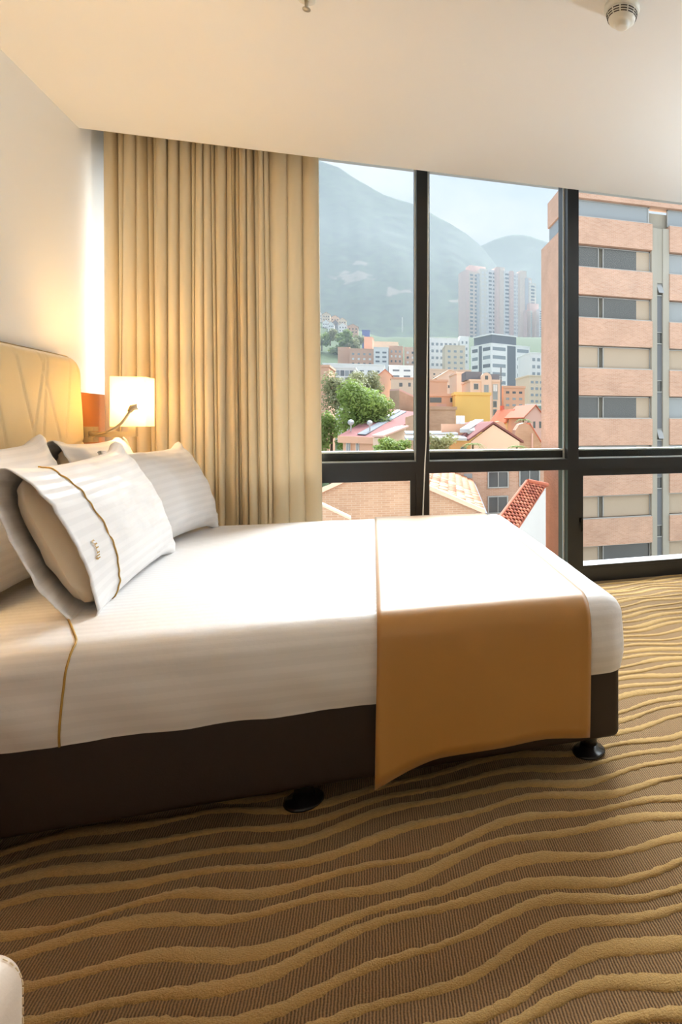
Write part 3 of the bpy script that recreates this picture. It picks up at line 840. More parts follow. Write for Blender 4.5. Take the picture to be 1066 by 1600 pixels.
# haze between the city and the mountains
hz = box('haze', -2600, 4200, 48, 3600, -30, 520, None or mat('x_tmp', (1,1,1,1)))
mh = bpy.data.materials.new('haze'); mh.use_nodes = True; t = mh.node_tree; t.nodes.clear()
oo = t.nodes.new('ShaderNodeOutputMaterial'); vsn = t.nodes.new('ShaderNodeVolumeScatter')
vsn.inputs['Color'].default_value = (.78,.91,1,1); vsn.inputs['Density'].default_value = HAZE; vsn.inputs['Anisotropy'].default_value = 0
vsn.inputs['Density'].default_value = HAZE*.45
van = t.nodes.new('ShaderNodeVolumeAbsorption'); van.inputs['Color'].default_value = (0,0,0,1); van.inputs['Density'].default_value = HAZE*.55
vad = t.nodes.new('ShaderNodeAddShader'); t.links.new(vsn.outputs[0], vad.inputs[0]); t.links.new(van.outputs[0], vad.inputs[1])
t.links.new(vad.outputs[0], oo.inputs['Volume']); hz.data.materials[0] = mh
try: mh.cycles.homogeneous_volume = True
except Exception: pass
tag(hz, 'thin bluish haze lying over the distant city and mountains', 'haze', kind='stuff')

# ---- generic building
def yawdir(deg):
    a = math.radians(deg); return Vector((math.cos(a), math.sin(a), 0)), Vector((-math.sin(a), math.cos(a), 0))
def win_on(parent, o, e, n, a, z, w_, h_, m=None, frame=None, detail=False, name='window'):
    """window on a face: o face origin, e along, n outward"""
    mb = MB(); t = .06
    P = lambda s_, q, zz: Vector((o.x,o.y,0))+e*s_+n*q+Vector((0,0,zz))
    def bx(m_, a0, a1, q0, q1, z0, z1): m_.quadbox([P(a0,q1,z0),P(a1,q1,z0),P(a1,q0,z0),P(a0,q0,z0),P(a0,q1,z1),P(a1,q1,z1),P(a1,q0,z1),P(a0,q0,z1)])
    if not detail:
        bx(mb, a, a+w_, -.1, .03, z, z+h_); return mb.build(name, m or m_wing, parent)
    f = .07
    bx(mb, a-f, a+w_+f, -.1, .08, z-f, z); bx(mb, a-f, a+w_+f, -.1, .08, z+h_, z+h_+f)
    bx(mb, a-f, a, -.1, .08, z, z+h_); bx(mb, a+w_, a+w_+f, -.1, .08, z, z+h_)
    bx(mb, a+w_*.48, a+w_*.52, -.1, .07, z, z+h_)
    fr = mb.build(name, frame or m_alu, parent)
    for s0, s1 in ((0,.48),(.52,1)):
        p_ = MB(); bx(p_, a+w_*s0, a+w_*s1, -.1, .01, z, z+h_); p_.build('pane', m or m_wing, fr)
    return fr
class Bld:
    def __init__(s, name, label, px0, px1, pyt, d, depth, m, rot=0, cat='building', pyb=None, roof='flat', roofm=None, group=None):
        s.e1, s.e2 = yawdir(rot)
        s.o = U(px0, CY, d); s.o.z = 0
        s.w = along(s.o, s.e1, px1); s.d = depth
        s.z1 = H+(CY-pyt)/F*d
        s.z0 = (H+(CY-pyb)/F*d) if pyb else min(ground_z(d)-3, s.z1-4)
        s.D = d
        s.t = thing(name, label, cat, (s.o.x, s.o.y, s.z0), group)
        s.m = m
        MB().obox(s.o, s.e1, s.e2, s.w, depth, s.z0, s.z1).build('wall', m, s.t)
        if roof == 'flat':
            MB().obox(s.o, s.e1, s.e2, s.w+.15, depth+.15, s.z1, s.z1+.35, -.15, -.15).build('parapet', roofm or m, s.t)
        elif roof[0] == 'shed':           # slopes up to the back or side
            hh = roof[1]; e = .3
            P = lambda a, b, z: Vector((s.o.x,s.o.y,0))+s.e1*a+s.e2*b+Vector((0,0,z))
            MB().poly([P(-e,-e,s.z1),P(s.w+e,-e,s.z1),P(s.w+e,depth+e,s.z1+hh),P(-e,depth+e,s.z1+hh)], (0,0,.15)).build('roof', roofm, s.t)
            mb = MB()
            for a in (0, s.w): mb.poly([P(a,0,s.z1),P(a,depth,s.z1),P(a,depth,s.z1+hh)], s.e1*(.1 if a == 0 else -.1))
            mb.poly([P(0,depth-.1,s.z1),P(s.w,depth-.1,s.z1),P(s.w,depth-.1,s.z1+hh),P(0,depth-.1,s.z1+hh)], s.e2*.1)
            mb.build('gable', m, s.t)
        elif roof[0] == 'gable':          # ridge along depth ('gable', height, ridge fraction)
            hh, fr = roof[1], roof[2]; e = .25
            P = lambda a, b, z: Vector((s.o.x,s.o.y,0))+s.e1*a+s.e2*b+Vector((0,0,z))
            r = s.w*fr
            g = MB(); 
            for b in (0, depth-.1): g.poly([P(0,b,s.z1),P(s.w,b,s.z1),P(r,b,s.z1+hh)], s.e2*.1)
            g.build('gable', m, s.t)
            MB().poly([P(-e,-e,s.z1-hh*e/max(r,.1)),P(r,-e,s.z1+hh),P(r,depth+e,s.z1+hh),P(-e,depth+e,s.z1-hh*e/max(r,.1))],(0,0,.14)).build('roof_slope', roofm, s.t)
            q = hh*e/max(s.w-r,.1)
            MB().poly([P(r,-e,s.z1+hh),P(s.w+e,-e,s.z1-q),P(s.w+e,depth+e,s.z1-q),P(r,depth+e,s.z1+hh)],(0,0,.14)).build('roof_slope', roofm, s.t)
    def face(s, which):
        if which == 'f': return s.o, s.e1, -s.e2, s.w
        if which == 'l': return s.o+s.e2*s.d, -s.e2, -s.e1, s.d
        return s.o+s.e1*s.w, s.e2, s.e1, s.d
    def grid(s, which, cols, rows, zt, zb, m=None, fw=.55, fh=.5, detail=False, mar=.04, name='window'):
        o, e, n, W = s.face(which); cw = W*(1-2*mar)/cols; rh = (zt-zb)/rows
        for r in range(rows):
            for c in range(cols):
                win_on(s.t, o, e, n, W*mar+cw*(c+.5-fw/2), zb+rh*(r+.5-fh/2), cw*fw, rh*fh, m if not isinstance(m, list) else m[(r*7+c*3)%len(m)], detail=detail, name=name)
    def zy(s, py): return H+(CY-py)/F*s.D
    def wpx(s, x0, x1, y0, y1, m=None, detail=False, name='window'):     # window on the front from pixels
        o, e, n, W = s.face('f'); a0, a1 = along(o, e, x0), along(o, e, x1)
        dd = (o+e*a0).dot(CF); z0, z1 = H+(CY-y1)/F*dd, H+(CY-y0)/F*dd
        return win_on(s.t, o, e, n, a0, z0, a1-a0, z1-z0, m, detail=detail, name=name)

# street level and the hotel's own sunlit front below and around the room
st = box('street', -60, 70, 4.6, 110, -15.6, -15.2, flat('pale_paving', 168,166,162)); tag(st, 'pale paved street and courtyards far below the window', 'street', kind='structure')
hf = MB(); m_hotel = flat('hotel_render', 178,176,172)
hf.box(-40, 50, 4.16, 4.5, -15.2, -.26).box(-40, 50, 4.16, 4.5, ZC+.31, 24).box(-40, XL-.13, 4.16, 4.5, -.26, ZC+.31).box(XR+.13, 50, 4.16, 4.5, -.26, ZC+.31)
tag(hf.build('wall_exterior', m_hotel), 'pale rendered street front of the building the room is in', 'wall', kind='structure')
# ---- the big brick office block on the right
def office():
    Y0 = 34.0; xa, xb, xc, xd, xe = 10.75, 16.55, 17.75, 23.6, 24.8
    t = thing('office_block', 'tall orange brick office block with ribbon windows across the street', 'building', (xa, Y0, -16))
    D = 4.7
    MB().box(xa-.02, xa+.5, Y0+.25, Y0+D, -16, 12.7).build('side_wall', m_obrick, t)
    MB().box(xa+.05, xa+.4, Y0+.4, Y0+D-1.7, 12.7, 13.6).build('clerestory', m_winb, t)
    MB().box(xa-.05, xa+.5, Y0+.3, Y0+D-1.6, 13.6, 15.2).build('side_parapet', m_obrick, t)
    MB().box(xa+.5, 40, Y0+.6, Y0+D-.1, -16, 14.4).build('core', m_conc, t)
    MB().box(xa, xa+.35, Y0, Y0+.4, -16, 12.7).build('corner_pier', m_obrick, t)
    MB().box(xa, 40, Y0-.05, Y0+.8, 14.62, 15.2).build('roof_fascia', m_obrick, t)
    bays = [(xa+.02, xb), (xc, xd), (25.0, 30.8)]
    rw = random.Random(2)
    for i in range(9):
        zt = 13.48-3.02*i
        for b, (x0, x1) in enumerate(bays):
            MB().box(x0, x1, Y0-.12, Y0+.6, zt-1.62, zt).build('spandrel', m_obrick, t)
            MB().box(x0, x1-.05, Y0-.06, Y0+.1, zt, zt+.06).build('sill', m_alu, t)
            wz0, wz1 = zt+.06, zt+1.36 if i else 14.6
            # window of this storey: frame with panes, some with blinds drawn
            fr = MB(); q = Y0+.28
            L = x1-x0
            cuts = [0, .42, .46, .82, 1.0] if i else [0, .97, 1.0, 1.0, 1.0]
            for cpos, wd in ((0,.05),(.40,.05),(.455,.05),(1,.06)) if i else ((0,.05),(.985,.08)):
                xx = x0+cpos*(L-wd); fr.box(xx, xx+wd, q-.06, q+.1, wz0, wz1)
            fr.box(x0, x1, q-.06, q+.1, wz1-.05, wz1)
            f = fr.build('window', m_alu, t)
            st = {1:'ddb', 2:'ddb', 3:'bbb', 4:'ddb', 5:'ddb', 6:'bbb', 7:'bdd', 8:'ddd', 0:'ggg'}[i]
            if b: st = {'d':'g','b':'b','g':'g'}[st[0]]*3
            for (c0, c1), k_ in zip(((.01,.40),(.465,.84),(.84,.99)) if i else ((.01,.5),(.5,.8),(.8,.98)), st):
                MB().box(x0+c0*L, x0+c1*L, q, q+.08, wz0, wz1-.05).build('pane', {'d':m_wing,'b':m_blind,'g':m_winb}[k_], f)
    # concrete shaft with a tall narrow light between the bays
    for x0, x1 in ((xb, xc), (xd, 25.0)):
        MB().box(x0, x0+.38, Y0-.0, Y0+.6, -16, 13.3).build('pilaster', m_conc, t)
        MB().box(x1-.42, x1, Y0-.0, Y0+.6, -16, 13.3).build('pilaster', m_conc, t)
        MB().box(x0+.38, x1-.42, Y0+.1, Y0+.6, 9.9, 13.3).build('lintel', m_conc, t)
        for i in range(9):
            z1 = 9.85-3.02*i
            s_ = MB().box(x0+.38, x1-.42, Y0+.18, Y0+.3, z1-3.02, z1-.75).build('slot_window', m_greyw, t)
            MB().box(x0+.36, x1-.40, Y0+.1, Y0+.3, z1-.75, z1-.70).box(x0+.36, x1-.40, Y0+.1, Y0+.3, z1-.03, z1).build('glazing_bar', m_alu, s_)
            if i % 3 == 0:                # tilted-open vent
                v = MB().quadbox if False else None
                MB().poly([(x0+.40,Y0+.12,z1-.05),(x1-.44,Y0+.12,z1-.05),(x1-.44,Y0-.22,z1-.62),(x0+.40,Y0-.22,z1-.62)], (0,.05,.03)).build('vent_sash', m_alu, s_)
            else: MB().box(x0+.38, x1-.42, Y0+.2, Y0+.3, z1-.70, z1-.03).build('vent_pane', m_wing, s_)
    return t
office()

# ---- brick towers far off
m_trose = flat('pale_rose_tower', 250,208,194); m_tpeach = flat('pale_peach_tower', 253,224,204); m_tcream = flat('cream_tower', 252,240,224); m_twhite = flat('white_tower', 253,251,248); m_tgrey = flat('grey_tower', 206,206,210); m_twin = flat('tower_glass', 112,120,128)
def towers():
    d = 1000; t = thing('tower_block', 'tall pale brick apartment towers rising beyond the white office', 'building', U(728, 575, d), None)
    def col(x0, x1, yt, m, q, dep=36, yb=570):
        e1, e2 = yawdir(12); o = U(x0, CY, d)+e2*q; o.z = 0; w_ = along(o, e1, x1)
        z1 = H+(CY-yt)/F*d; z0 = H+(CY-yb)/F*d
        MB().obox(o, e1, e2, w_, dep, z0, z1).build('bay', m, t); return o, e1, -e2, w_, z0, z1
    rw = random.Random(9)
    def wins(c, n, rows, m, fw=.6, fh=.5):
        o, e, nn, W, z0, z1 = c; mb = MB(); cw = W/n; rh = (z1-z0-3)/rows
        for r in range(rows):
            for k_ in range(n):
                a = cw*(k_+.5-fw/2); z = z0+rh*(r+.5-fh/2)
                P = lambda s_, q_, zz: Vector((o.x,o.y,0))+e*s_+nn*q_+Vector((0,0,zz))
                mb.quadbox([P(a,.4,z),P(a+cw*fw,.4,z),P(a+cw*fw,-.2,z),P(a,-.2,z),P(a,.4,z+rh*fh),P(a+cw*fw,.4,z+rh*fh),P(a+cw*fw,-.2,z+rh*fh),P(a,-.2,z+rh*fh)])
        x = mb.build('window_column', m, t); x['kind'] = 'stuff'
    col(728,734,421,m_trose,0); c = col(734,748,423,m_tpeach,2); wins(c,2,24,m_twin)
    col(739,759,411,m_trose,14,20); c = col(748,752,426,m_tgrey,5)
    c = col(752,764,419,m_tcream,1); wins(c,2,24,m_twhite,.55,.5)
    c = col(764,776,420,m_twhite,3); wins(c,2,24,m_twin,.7,.45)
    col(776,781,417,m_trose,-1); c = col(781,789,417,m_tpeach,0)
    c = col(789,798,422,m_twhite,2); wins(c,1,24,m_twin,.7,.45)
    c = col(798,803,423,m_trose,0); c = col(803,813,425,m_twhite,3); wins(c,2,24,m_tgrey,.6,.45)
    c = col(813,818,423,m_tpeach,0); c = col(815,823,422,m_tpeach,2); col(823,826,433,m_tgrey,5)
    c = col(822,831,432,m_tpeach,6); wins(c,2,24,m_twhite,.6,.5); c = col(831,838,440,m_tcream,9); wins(c,1,24,m_twin,.5,.5)
    col(818,824,486,m_trose,-14,14); c = col(824,832,487,m_tcream,-13,13); wins(c,2,24,m_twin,.5,.5)
    col(826,842,474,m_trose,-4,10); c = col(832,838,488,m_tpeach,-13,13); c = col(838,852,484,m_twhite,-12,13); wins(c,2,24,m_twin,.6,.45)
    return t
towers()

# ---- white office with dark cladding strips
def white_office():
    b = Bld('white_office', 'white office building with dark top storey and grey vertical strips', 768, 828, 537, 230, 15, m_white, rot=22)
    dz = 3.25
    top = b.zy(537)
    MB().obox(b.o, b.e1, b.e2, b.w*.66, b.d*.92, top+.35, top+3.6, .6, .6).build('penthouse', m_greyw, b.t)
    MB().obox(b.o, b.e1, b.e2, b.w*.68, b.d*.95, top+3.6, top+4.1, .3, .3).build('roof_edge', m_white, b.t)
    for r in range(6):
        z = top-2.4-dz*r
        for a0, a1 in ((.03,.36),(.66,.97)):
            o, e, n, W = b.face('f'); win_on(b.t, o, e, n, W*a0, z, W*(a1-a0), 1.35, m_winb)
        for a0, a1 in ((.06,.34),(.60,.95)):
            o, e, n, W = b.face('l'); win_on(b.t, o, e, n, W*a0, z, W*(a1-a0), 1.35, m_winb if r%2 else m_greyw)
    o, e, n, W = b.face('f'); win_on(b.t, o, e, n, W*.40, b.z0+1, W*.22, top-b.z0-1.2, m_greyw, name='cladding_strip')
    o, e, n, W = b.face('l'); win_on(b.t, o, e, n, W*.40, b.z0+1, W*.15, top-b.z0-1.2, m_greyw, name='cladding_strip')
white_office()
b = Bld('apartment_block', 'low white apartment slab in front of the green slope', 671, 716, 528, 330, 25, m_white, rot=-4); b.grid('f', 6, 4, b.zy(532), b.zy(575), m_winb, .55, .4)
b = Bld('apartment_block', 'pale grey apartment block stepping down beside the white slab', 696, 727, 540, 300, 20, m_cream, rot=-2); b.grid('f', 3, 4, b.zy(544), b.zy(580), m_winb, .45, .4)
b = Bld('apartment_block', 'small white block tucked against the foot of the brick towers', 719, 733, 526, 340, 20, m_white); b.grid('f', 2, 4, b.zy(530), b.zy(570), m_winb, .4, .4)
b = Bld('apartment_block', 'white high-rise partly hidden by the brick office block', 829, 862, 552, 200, 15, m_white, rot=3); b.grid('f', 4, 5, b.zy(556), b.zy(612), m_winb, .6, .45)
b = Bld('apartment_block', 'pale stepped block below the white high-rise', 827, 858, 588, 150, 12, m_cream, rot=3); b.grid('f', 4, 4, b.zy(592), b.zy(632), m_winb, .6, .4)
b = Bld('glass_pavilion', 'low building with teal glass front beside the brick office block', 824, 850, 634, 110, 8, mat('teal_glass', srgb(128,162,150), .3), roofm=m_white)
b.grid('f', 3, 2, b.zy(637), b.zy(652), m_winb, .8, .7)

# ---- hillside houses on the left
HG = 'houses on the wooded hillside'
rh = random.Random(21)
for x0, x1, yt, d, mm, lab in ((497,503,487,560,m_white,'white house at the top left of the wooded hillside'),(504,516,488,560,m_cream,'cream house with long roof on the wooded hillside crest'),
        (504,515,500,520,m_white,'white house below the crest of the wooded hillside'),(517,530,493,570,m_peach,'peach roofed house on the wooded hillside crest'),
        (529,541,497,550,m_cream,'cream two-storey house stepping down the wooded hillside'),(529,543,505,520,m_white,'bright white house at the middle of the wooded hillside'),
        (543,560,507,520,m_terra,'terracotta house at the lower end of the hillside row'),(520,528,500,530,m_greyw,'small grey house between the white hillside houses'),
        (513,522,503,500,m_white,'narrow white house low on the wooded hillside')):
    b = Bld('hillside_house', lab, x0, x1, yt+3, d, 9, mm, rot=0, roof=('gable',2.2,.5), roofm=m_tile, group=HG, cat='house')
    b.grid('f', 3, 2, b.z1-.6, b.z1-6, m_wing, .4, .4)
b = Bld('shed', 'blue sheeted shed at the edge of the hillside trees', 566, 578, 516, 430, 8, m_blue, cat='shed')
b = Bld('apartment_block', 'terracotta block at the left end of the mid-hill row', 528, 546, 543, 330, 12, m_terra, rot=-6)
b = Bld('apartment_block', 'terracotta stair tower rising above the mid-hill row', 569, 582, 527, 345, 8, m_terra, rot=-6)
b = Bld('apartment_block', 'stepped terracotta flats with small balconies in the mid-hill row', 546, 584, 545, 325, 12, m_terra, rot=-4); b.grid('f', 4, 3, b.zy(549), b.zy(572), [m_wing,m_white,m_winb], .4, .4)
b = Bld('apartment_block', 'white flats with grey windows in the middle of the mid-hill row', 584, 607, 543, 322, 12, m_white, rot=-4); b.grid('f', 2, 3, b.zy(547), b.zy(568), m_greyw, .6, .4)
b = Bld('apartment_block', 'orange flats with white bay at the right of the mid-hill row', 608, 629, 541, 328, 12, m_terra, rot=-4); b.grid('f', 3, 3, b.zy(545), b.zy(568), [m_wing,m_white,m_winb], .4, .45)
b = Bld('apartment_block', 'orange flats running behind the left mullion', 632, 666, 543, 335, 12, m_peach, rot=-4); b.grid('f', 4, 3, b.zy(547), b.zy(570), [m_white,m_wing], .4, .45)
b = Bld('apartment_block', 'white penthouse block with roof lantern above the mid-hill row', 583, 622, 534, 360, 10, m_cream, rot=-4)
# ---- middle distance
b = Bld('apartment_block', 'white slab with flat roof behind the big green tree', 505, 600, 569, 170, 14, m_white, rot=-2); b.grid('f', 7, 3, b.zy(574), b.zy(602), m_greyw, .5, .35)
b = Bld('glass_office', 'grey glazed office front above the big green tree', 515, 555, 575, 140, 10, m_white, rot=-2); b.grid('f', 5, 4, b.zy(577), b.zy(622), [m_winb,m_greyw], .86, .8)
b = Bld('apartment_block', 'orange brick block at the curtain edge', 490, 514, 573, 100, 9, m_terra, rot=-3); b.grid('f', 1, 4, b.zy(580), b.zy(650), m_peach, .5, .06, name='ledge')
b = Bld('apartment_block', 'white terraces with wide windows left of the mullion', 608, 664, 572, 190, 12, m_white, rot=-3); b.grid('f', 3, 2, b.zy(574), b.zy(592), m_greyw, .6, .3)
b = Bld('house', 'cream house with two small dark windows beside the mullion', 611, 662, 592, 120, 9, m_cream, rot=-3, cat='house', roofm=m_terra); b.wpx(624,629,598,604,m_wing); b.wpx(638,642,598,604,m_wing); b.wpx(651,655,598,604,m_wing)
b = Bld('house', 'small terracotta house with brown roof above the big tree', 592, 612, 586, 130, 7, m_terra, rot=-5, roof=('gable',1.2,.5), roofm=m_tiler, cat='house')
b = Bld('apartment_block', 'jumbled pink roofs and walls under the white office', 671, 736, 578, 165, 10, m_peach, rot=2); b.grid('f', 6, 2, b.zy(581), b.zy(594), m_wing, .3, .35)
b = Bld('house', 'terracotta house with pale roof left of the yellow wall', 666, 699, 596, 95, 8, m_terra, rot=2, cat='house'); 
b = Bld('house', 'pale pink house with vaulted roof above the yellow wall', 683, 738, 590, 120, 8, m_peach, rot=2, cat='house', roof=('gable',1.6,.35), roofm=m_peach); b.wpx(700,703,602,606,m_wing)
b = Bld('house', 'blank pink gable block in front of the arched apartment house', 714, 736, 584, 105, 8, m_peach, rot=2, cat='house')
b = Bld('apartment_block', 'terracotta terrace house with planted balcony left of the yellow wall', 669, 722, 619, 75, 8, m_terra, rot=0)
b.wpx(672,690,621,629,m_wing); b.wpx(704,716,622,628,m_wing,True); b.wpx(703,710,637,642,m_winb); b.wpx(689,697,638,647,m_rose); b.wpx(682,698,631,636,m_rose,name='awning')
y_ = Bld('house', 'plain yellow-walled house in the middle of the view', 712, 766, 617, 72, 7, m_yellow, rot=-2, cat='house')
# arched apartment house
b = Bld('apartment_house', 'peach apartment house with arched gable and bay windows', 735, 783, 596, 92, 9, m_peach, rot=0)
o, e, n, W = b.face('f'); a0, a1 = along(o,e,752), along(o,e,768); zc = b.zy(590); r_ = (a1-a0)/2
pts = [o+e*a0+Vector((0,0,b.z0))+n*.3, o+e*a1+Vector((0,0,b.z0))+n*.3]+[o+e*(a0+r_+r_*math.cos(q))+n*.3+Vector((0,0,zc+r_*math.sin(q))) for q in lin(0, PI, 12)]
MB().poly(pts, -n*3).build('arched_bay', m_peach, b.t)
b.o = b.o+n*.3; b.wpx(758,763,587,593,m_wing,name='arched_window'); b.wpx(757,763,602,615,m_winb,True); b.o = b.o-n*.3
b.wpx(741,747,600,608,m_wing,True); b.wpx(771,777,601,612,m_white,True); b.wpx(771,777,612,624,m_winb,True); b.wpx(771,776,627,636,m_wing,True); b.wpx(771,776,640,649,m_wing,True)
MB().obox(b.o, b.e1, b.e2, along(o,e,755), 6, b.z1+.3, b.z1+1.6, -.5, 1).build('roof_block', m_roofg, b.t)
MB().obox(b.o, b.e1, b.e2, along(o,e,783), 6, b.z1+.3, b.z1+1.3, along(o,e,768), 1).build('roof_block', m_roofg, b.t)
b = Bld('apartment_block', 'orange apartment block with rows of small windows right of the mast', 787, 820, 606, 98, 9, m_terra, rot=3); b.grid('f', 3, 4, b.zy(608), b.zy(648), [m_wing,m_winb,m_winb], .5, .35)
mast = thing('antenna_mast', 'slim dark antenna mast standing beside the arched apartment house', 'mast', U(783,655,80))
MB().tube([U(783,660,80), U(783,574,80)], .09, 8).build('pole', m_greyw, mast)
MB().tube([U(785,645,80), U(785,634,80)], .3, 8).build('cabinet', mat('red_cabinet', srgb(208,110,92), .7), mast)
for py in (580, 590, 600): MB().tube([U(781.5,py,80), U(784.5,py,80)], .05, 6).build('crossarm', m_greyw, mast)
pole = MB().tube([U(629,520,600), U(629,496,600)], .55, 8).build('radio_mast', m_white); tag(pole, 'thin pale mast on the foot of the wooded mountain', 'mast')

# ---- pink-roofed houses in the near row
def pink_house():
    b = Bld('pink_roof_house', 'terracotta house with long pink metal roof and skylight left of the mullion', 536, 592, 686, 55, 11, m_terra, rot=-12, cat='house', roof='none_')if False else None
    d0, d1 = 52, 66
    t = thing('pink_roof_house', 'terracotta house with long pink metal roof and skylight left of the mullion', 'house', U(536,800,d0)+Vector((0,0,-4)))
    A, B_ = U(536,683,d0), U(591,686,d0-1); 
    C_, D_ = U(655,648,d1), U(611,641,d1+1)
    zb = -14
    # walls
    def wall(p, q, zt0, zt1, th, name='wall', m=m_terra):
        MB().poly([(p.x,p.y,zb),(q.x,q.y,zb),(q.x,q.y,zt1),(p.x,p.y,zt0)], th).build(name, m, t)
    wall(A, B_, A.z-.25, B_.z-.25, (0,.3,0), 'front_wall')
    wall(B_, C_, B_.z-.25, C_.z-.25, (-.3,0,0), 'side_wall')
    wall(A, D_, A.z-.25, D_.z-.25, (.3,0,0), 'side_wall')
    up = Vector((0,0,.25))
    e = .4
    MB().poly([A+Vector((-e,-e,-.1)), B_+Vector((e,-e,-.1)), C_+Vector((e,0,0)), D_+Vector((-e,0,0))], (0,0,.2)).build('roof', m_roofp, t)
    MB().poly([A+Vector((-e,-e-.1,-.45)), B_+Vector((e,-e-.1,-.45)), B_+Vector((e,-e-.1,.12)), A+Vector((-e,-e-.1,.12))], (0,.2,0)).build('fascia', m_terra, t)
    L = lambda u, v: (A.lerp(B_, u)).lerp(D_.lerp(C_, u), v)+Vector((0,0,.22))
    MB().poly([L(.38,.02), L(.62,.02), L(.62,.95), L(.38,.95)], (0,0,.08)).build('roof_valley', m_greyw, t)
    MB().poly([L(.36,.5), L(.46,.5), L(.46,.9), L(.36,.9)], (0,0,.25)).build('skylight', m_alu, t)
    for x0, x1 in ((541,548),(556,565)):
        p0, p1 = U(x0,706,d0-.25), U(x1,706,d0-.25); zt = U(x0,690,d0).z
        f = MB().box(p0.x, p1.x, min(p0.y,p1.y)-.15, min(p0.y,p1.y)-.05, p0.z-1, zt).build('window', m_white, t)
        w_ = p1.x-p0.x
        for q in (.08,.55): MB().box(p0.x+w_*q, p0.x+w_*(q+.37), min(p0.y,p1.y)-.18, min(p0.y,p1.y)-.1, p0.z-.9, zt-.12).build('pane', m_winb, f)
    for u, v, s_ in ((.06,.1,.45),(.58,.12,.4)):
        c = L(u,v); ds = MB()
        ds.tube([c, c+Vector((0,0,.6))], .06, 6); ds.build('dish_post', m_alu, t)
        mb = MB(); mb.lathe((0,0,0), [(.05,0),(.35*s_,.06),(.6*s_,.2)], 18)
        R = Matrix.Rotation(math.radians(75),3,'X')@Matrix.Rotation(.6,3,'Z')
        mb.v = [R@v+c+Vector((0,0,.75)) for v in mb.v]; mb.build('satellite_dish', m_roofw, t, True)
    # lower wing on the right
    E, G = U(593,684,49), U(634,668,57)
    MB().poly([(E.x,E.y,zb),(G.x,G.y,zb),(G.x,G.y,G.z),(E.x,E.y,E.z)], (-.5,1.2,0)).build('wing_wall', m_peach, t)
    MB().poly([E+Vector((-.6,.8,.05)), E+Vector((.3,-.2,.05)), G+Vector((.3,-.2,.05)), G+Vector((-.6,.8,.05))], (0,0,.15)).build('wing_coping', m_rose, t)
    K = U(653,661,60)
    MB().poly([(G.x,G.y,zb),(K.x,K.y,zb),(K.x,K.y,U(653,646,60).z),(G.x,G.y,U(634,652,57).z)], (0,.6,0)).build('rear_wall', m_gbrick, t)
pink_house()
ch = thing('brick_gable_house', 'tan brick gable block standing behind the pink roof', 'house', U(609,760,72))
a_, b_, c_ = U(609,650,72), U(624,650,70), U(660,650,74)
for p, q, yt0, yt1, d_ in ((a_, b_, 611, 610, (0,.4,0)), (b_, c_, 610, 627, (0,.4,0))):
    MB().poly([(p.x,p.y,-12),(q.x,q.y,-12),(q.x,q.y,H+(CY-yt1)/F*q.dot(CF)),(p.x,p.y,H+(CY-yt0)/F*p.dot(CF))], d_).build('wall', m_gbrick, ch)
MB().poly([U(609,611,72),U(624,610,70),U(660,627,74),U(650,622,82),U(618,610,82)], (0,0,.2)).build('roof', m_rose, ch)
# house with pink roof right of the mullion
def pink_house2():
    t = thing('pink_gable_house', 'salmon house with wide gable and pink metal roof right of the mullion', 'house', U(735,800,46))
    L, A, R_ = U(736,690,46), U(771,663.5,46), U(812,690,46); zb = -14
    MB().poly([(L.x,L.y,zb),(R_.x,R_.y,zb),R_,A,L], (0,.4,0)).build('gable_wall', m_peach, t)
    # left slope runs down to the left and away
    bk = Vector((-.5,9,0))
    Lb, Ab = U(677,683,50), A+bk
    MB().poly([L+Vector((-.2,-.15,.05)), A+Vector((0,-.15,.1)), A+bk+Vector((0,0,.1)), U(700,672,57), U(716,686,49)], (0,0,.15)).build('roof_slope', m_roofp, t)
    MB().poly([A+Vector((0,-.15,.1)), R_+Vector((.3,-.15,-.1)), R_+bk+Vector((.3,0,-.1)), A+bk+Vector((0,0,.1))], (0,0,.15)).build('roof_slope', m_roofp, t)
    for x0, y0, x1, y1 in ((726,676,749,661),(738,678,757,666)):
        p, q = U(x0,y0,47.5), U(x1,y1,51); s_ = Vector((.35,-.1,0))
        MB().poly([p-s_, p+s_, q+s_, q-s_], (0,0,.3)).build('skylight', m_roofw if x0 == 726 else m_alu, t)
    p, q = U(702,691,46.5), U(736,690,46)
    MB().poly([(p.x,p.y,zb),(q.x,q.y,zb),(q.x,q.y,q.z),(p.x,p.y,p.z)], (0,.3,0)).build('side_wall', mat('amber_render', srgb(224,170,112), .85), t)
    w0, w1 = U(720,706,45.8), U(729,698,45.8); f = MB().box(w0.x, w1.x, w0.y-.1, w0.y+.1, w0.z-.6, w1.z).build('window', m_wing, t)
    # white flat canopies in front
    for ya, yb, d_ in ((676.5,679,48),(684,688,46)):
        p, q = U(634,ya,d_), U(716 if ya < 680 else 730,ya+.5,d_); th = (yb-ya)/F*d_
        MB().poly([p,q,q+Vector((0,1.8,.15)),p+Vector((0,1.8,.15))], (0,0,-th)).build('canopy', m_roofw, t)
    p, q = U(700,668,52), U(744,657,56)
    MB().poly([p, q, q+Vector((0,1.2,0)), p+Vector((0,1.2,0))], (0,0,-.25)).build('canopy', m_roofw, t)
    for x in (717, 723): 
        p = U(x,658,55); MB().box(p.x-.2,p.x+.2,p.y,p.y+.4,p.z-1,p.z+.5).build('chimney', m_white, t)
    c = U(702,672,49); MB().box(c.x-.6,c.x+2.2,c.y,c.y+.4,c.z-.6,c.z+.5).build('brick_upstand', m_terra, t)
    return t
pink_house2()
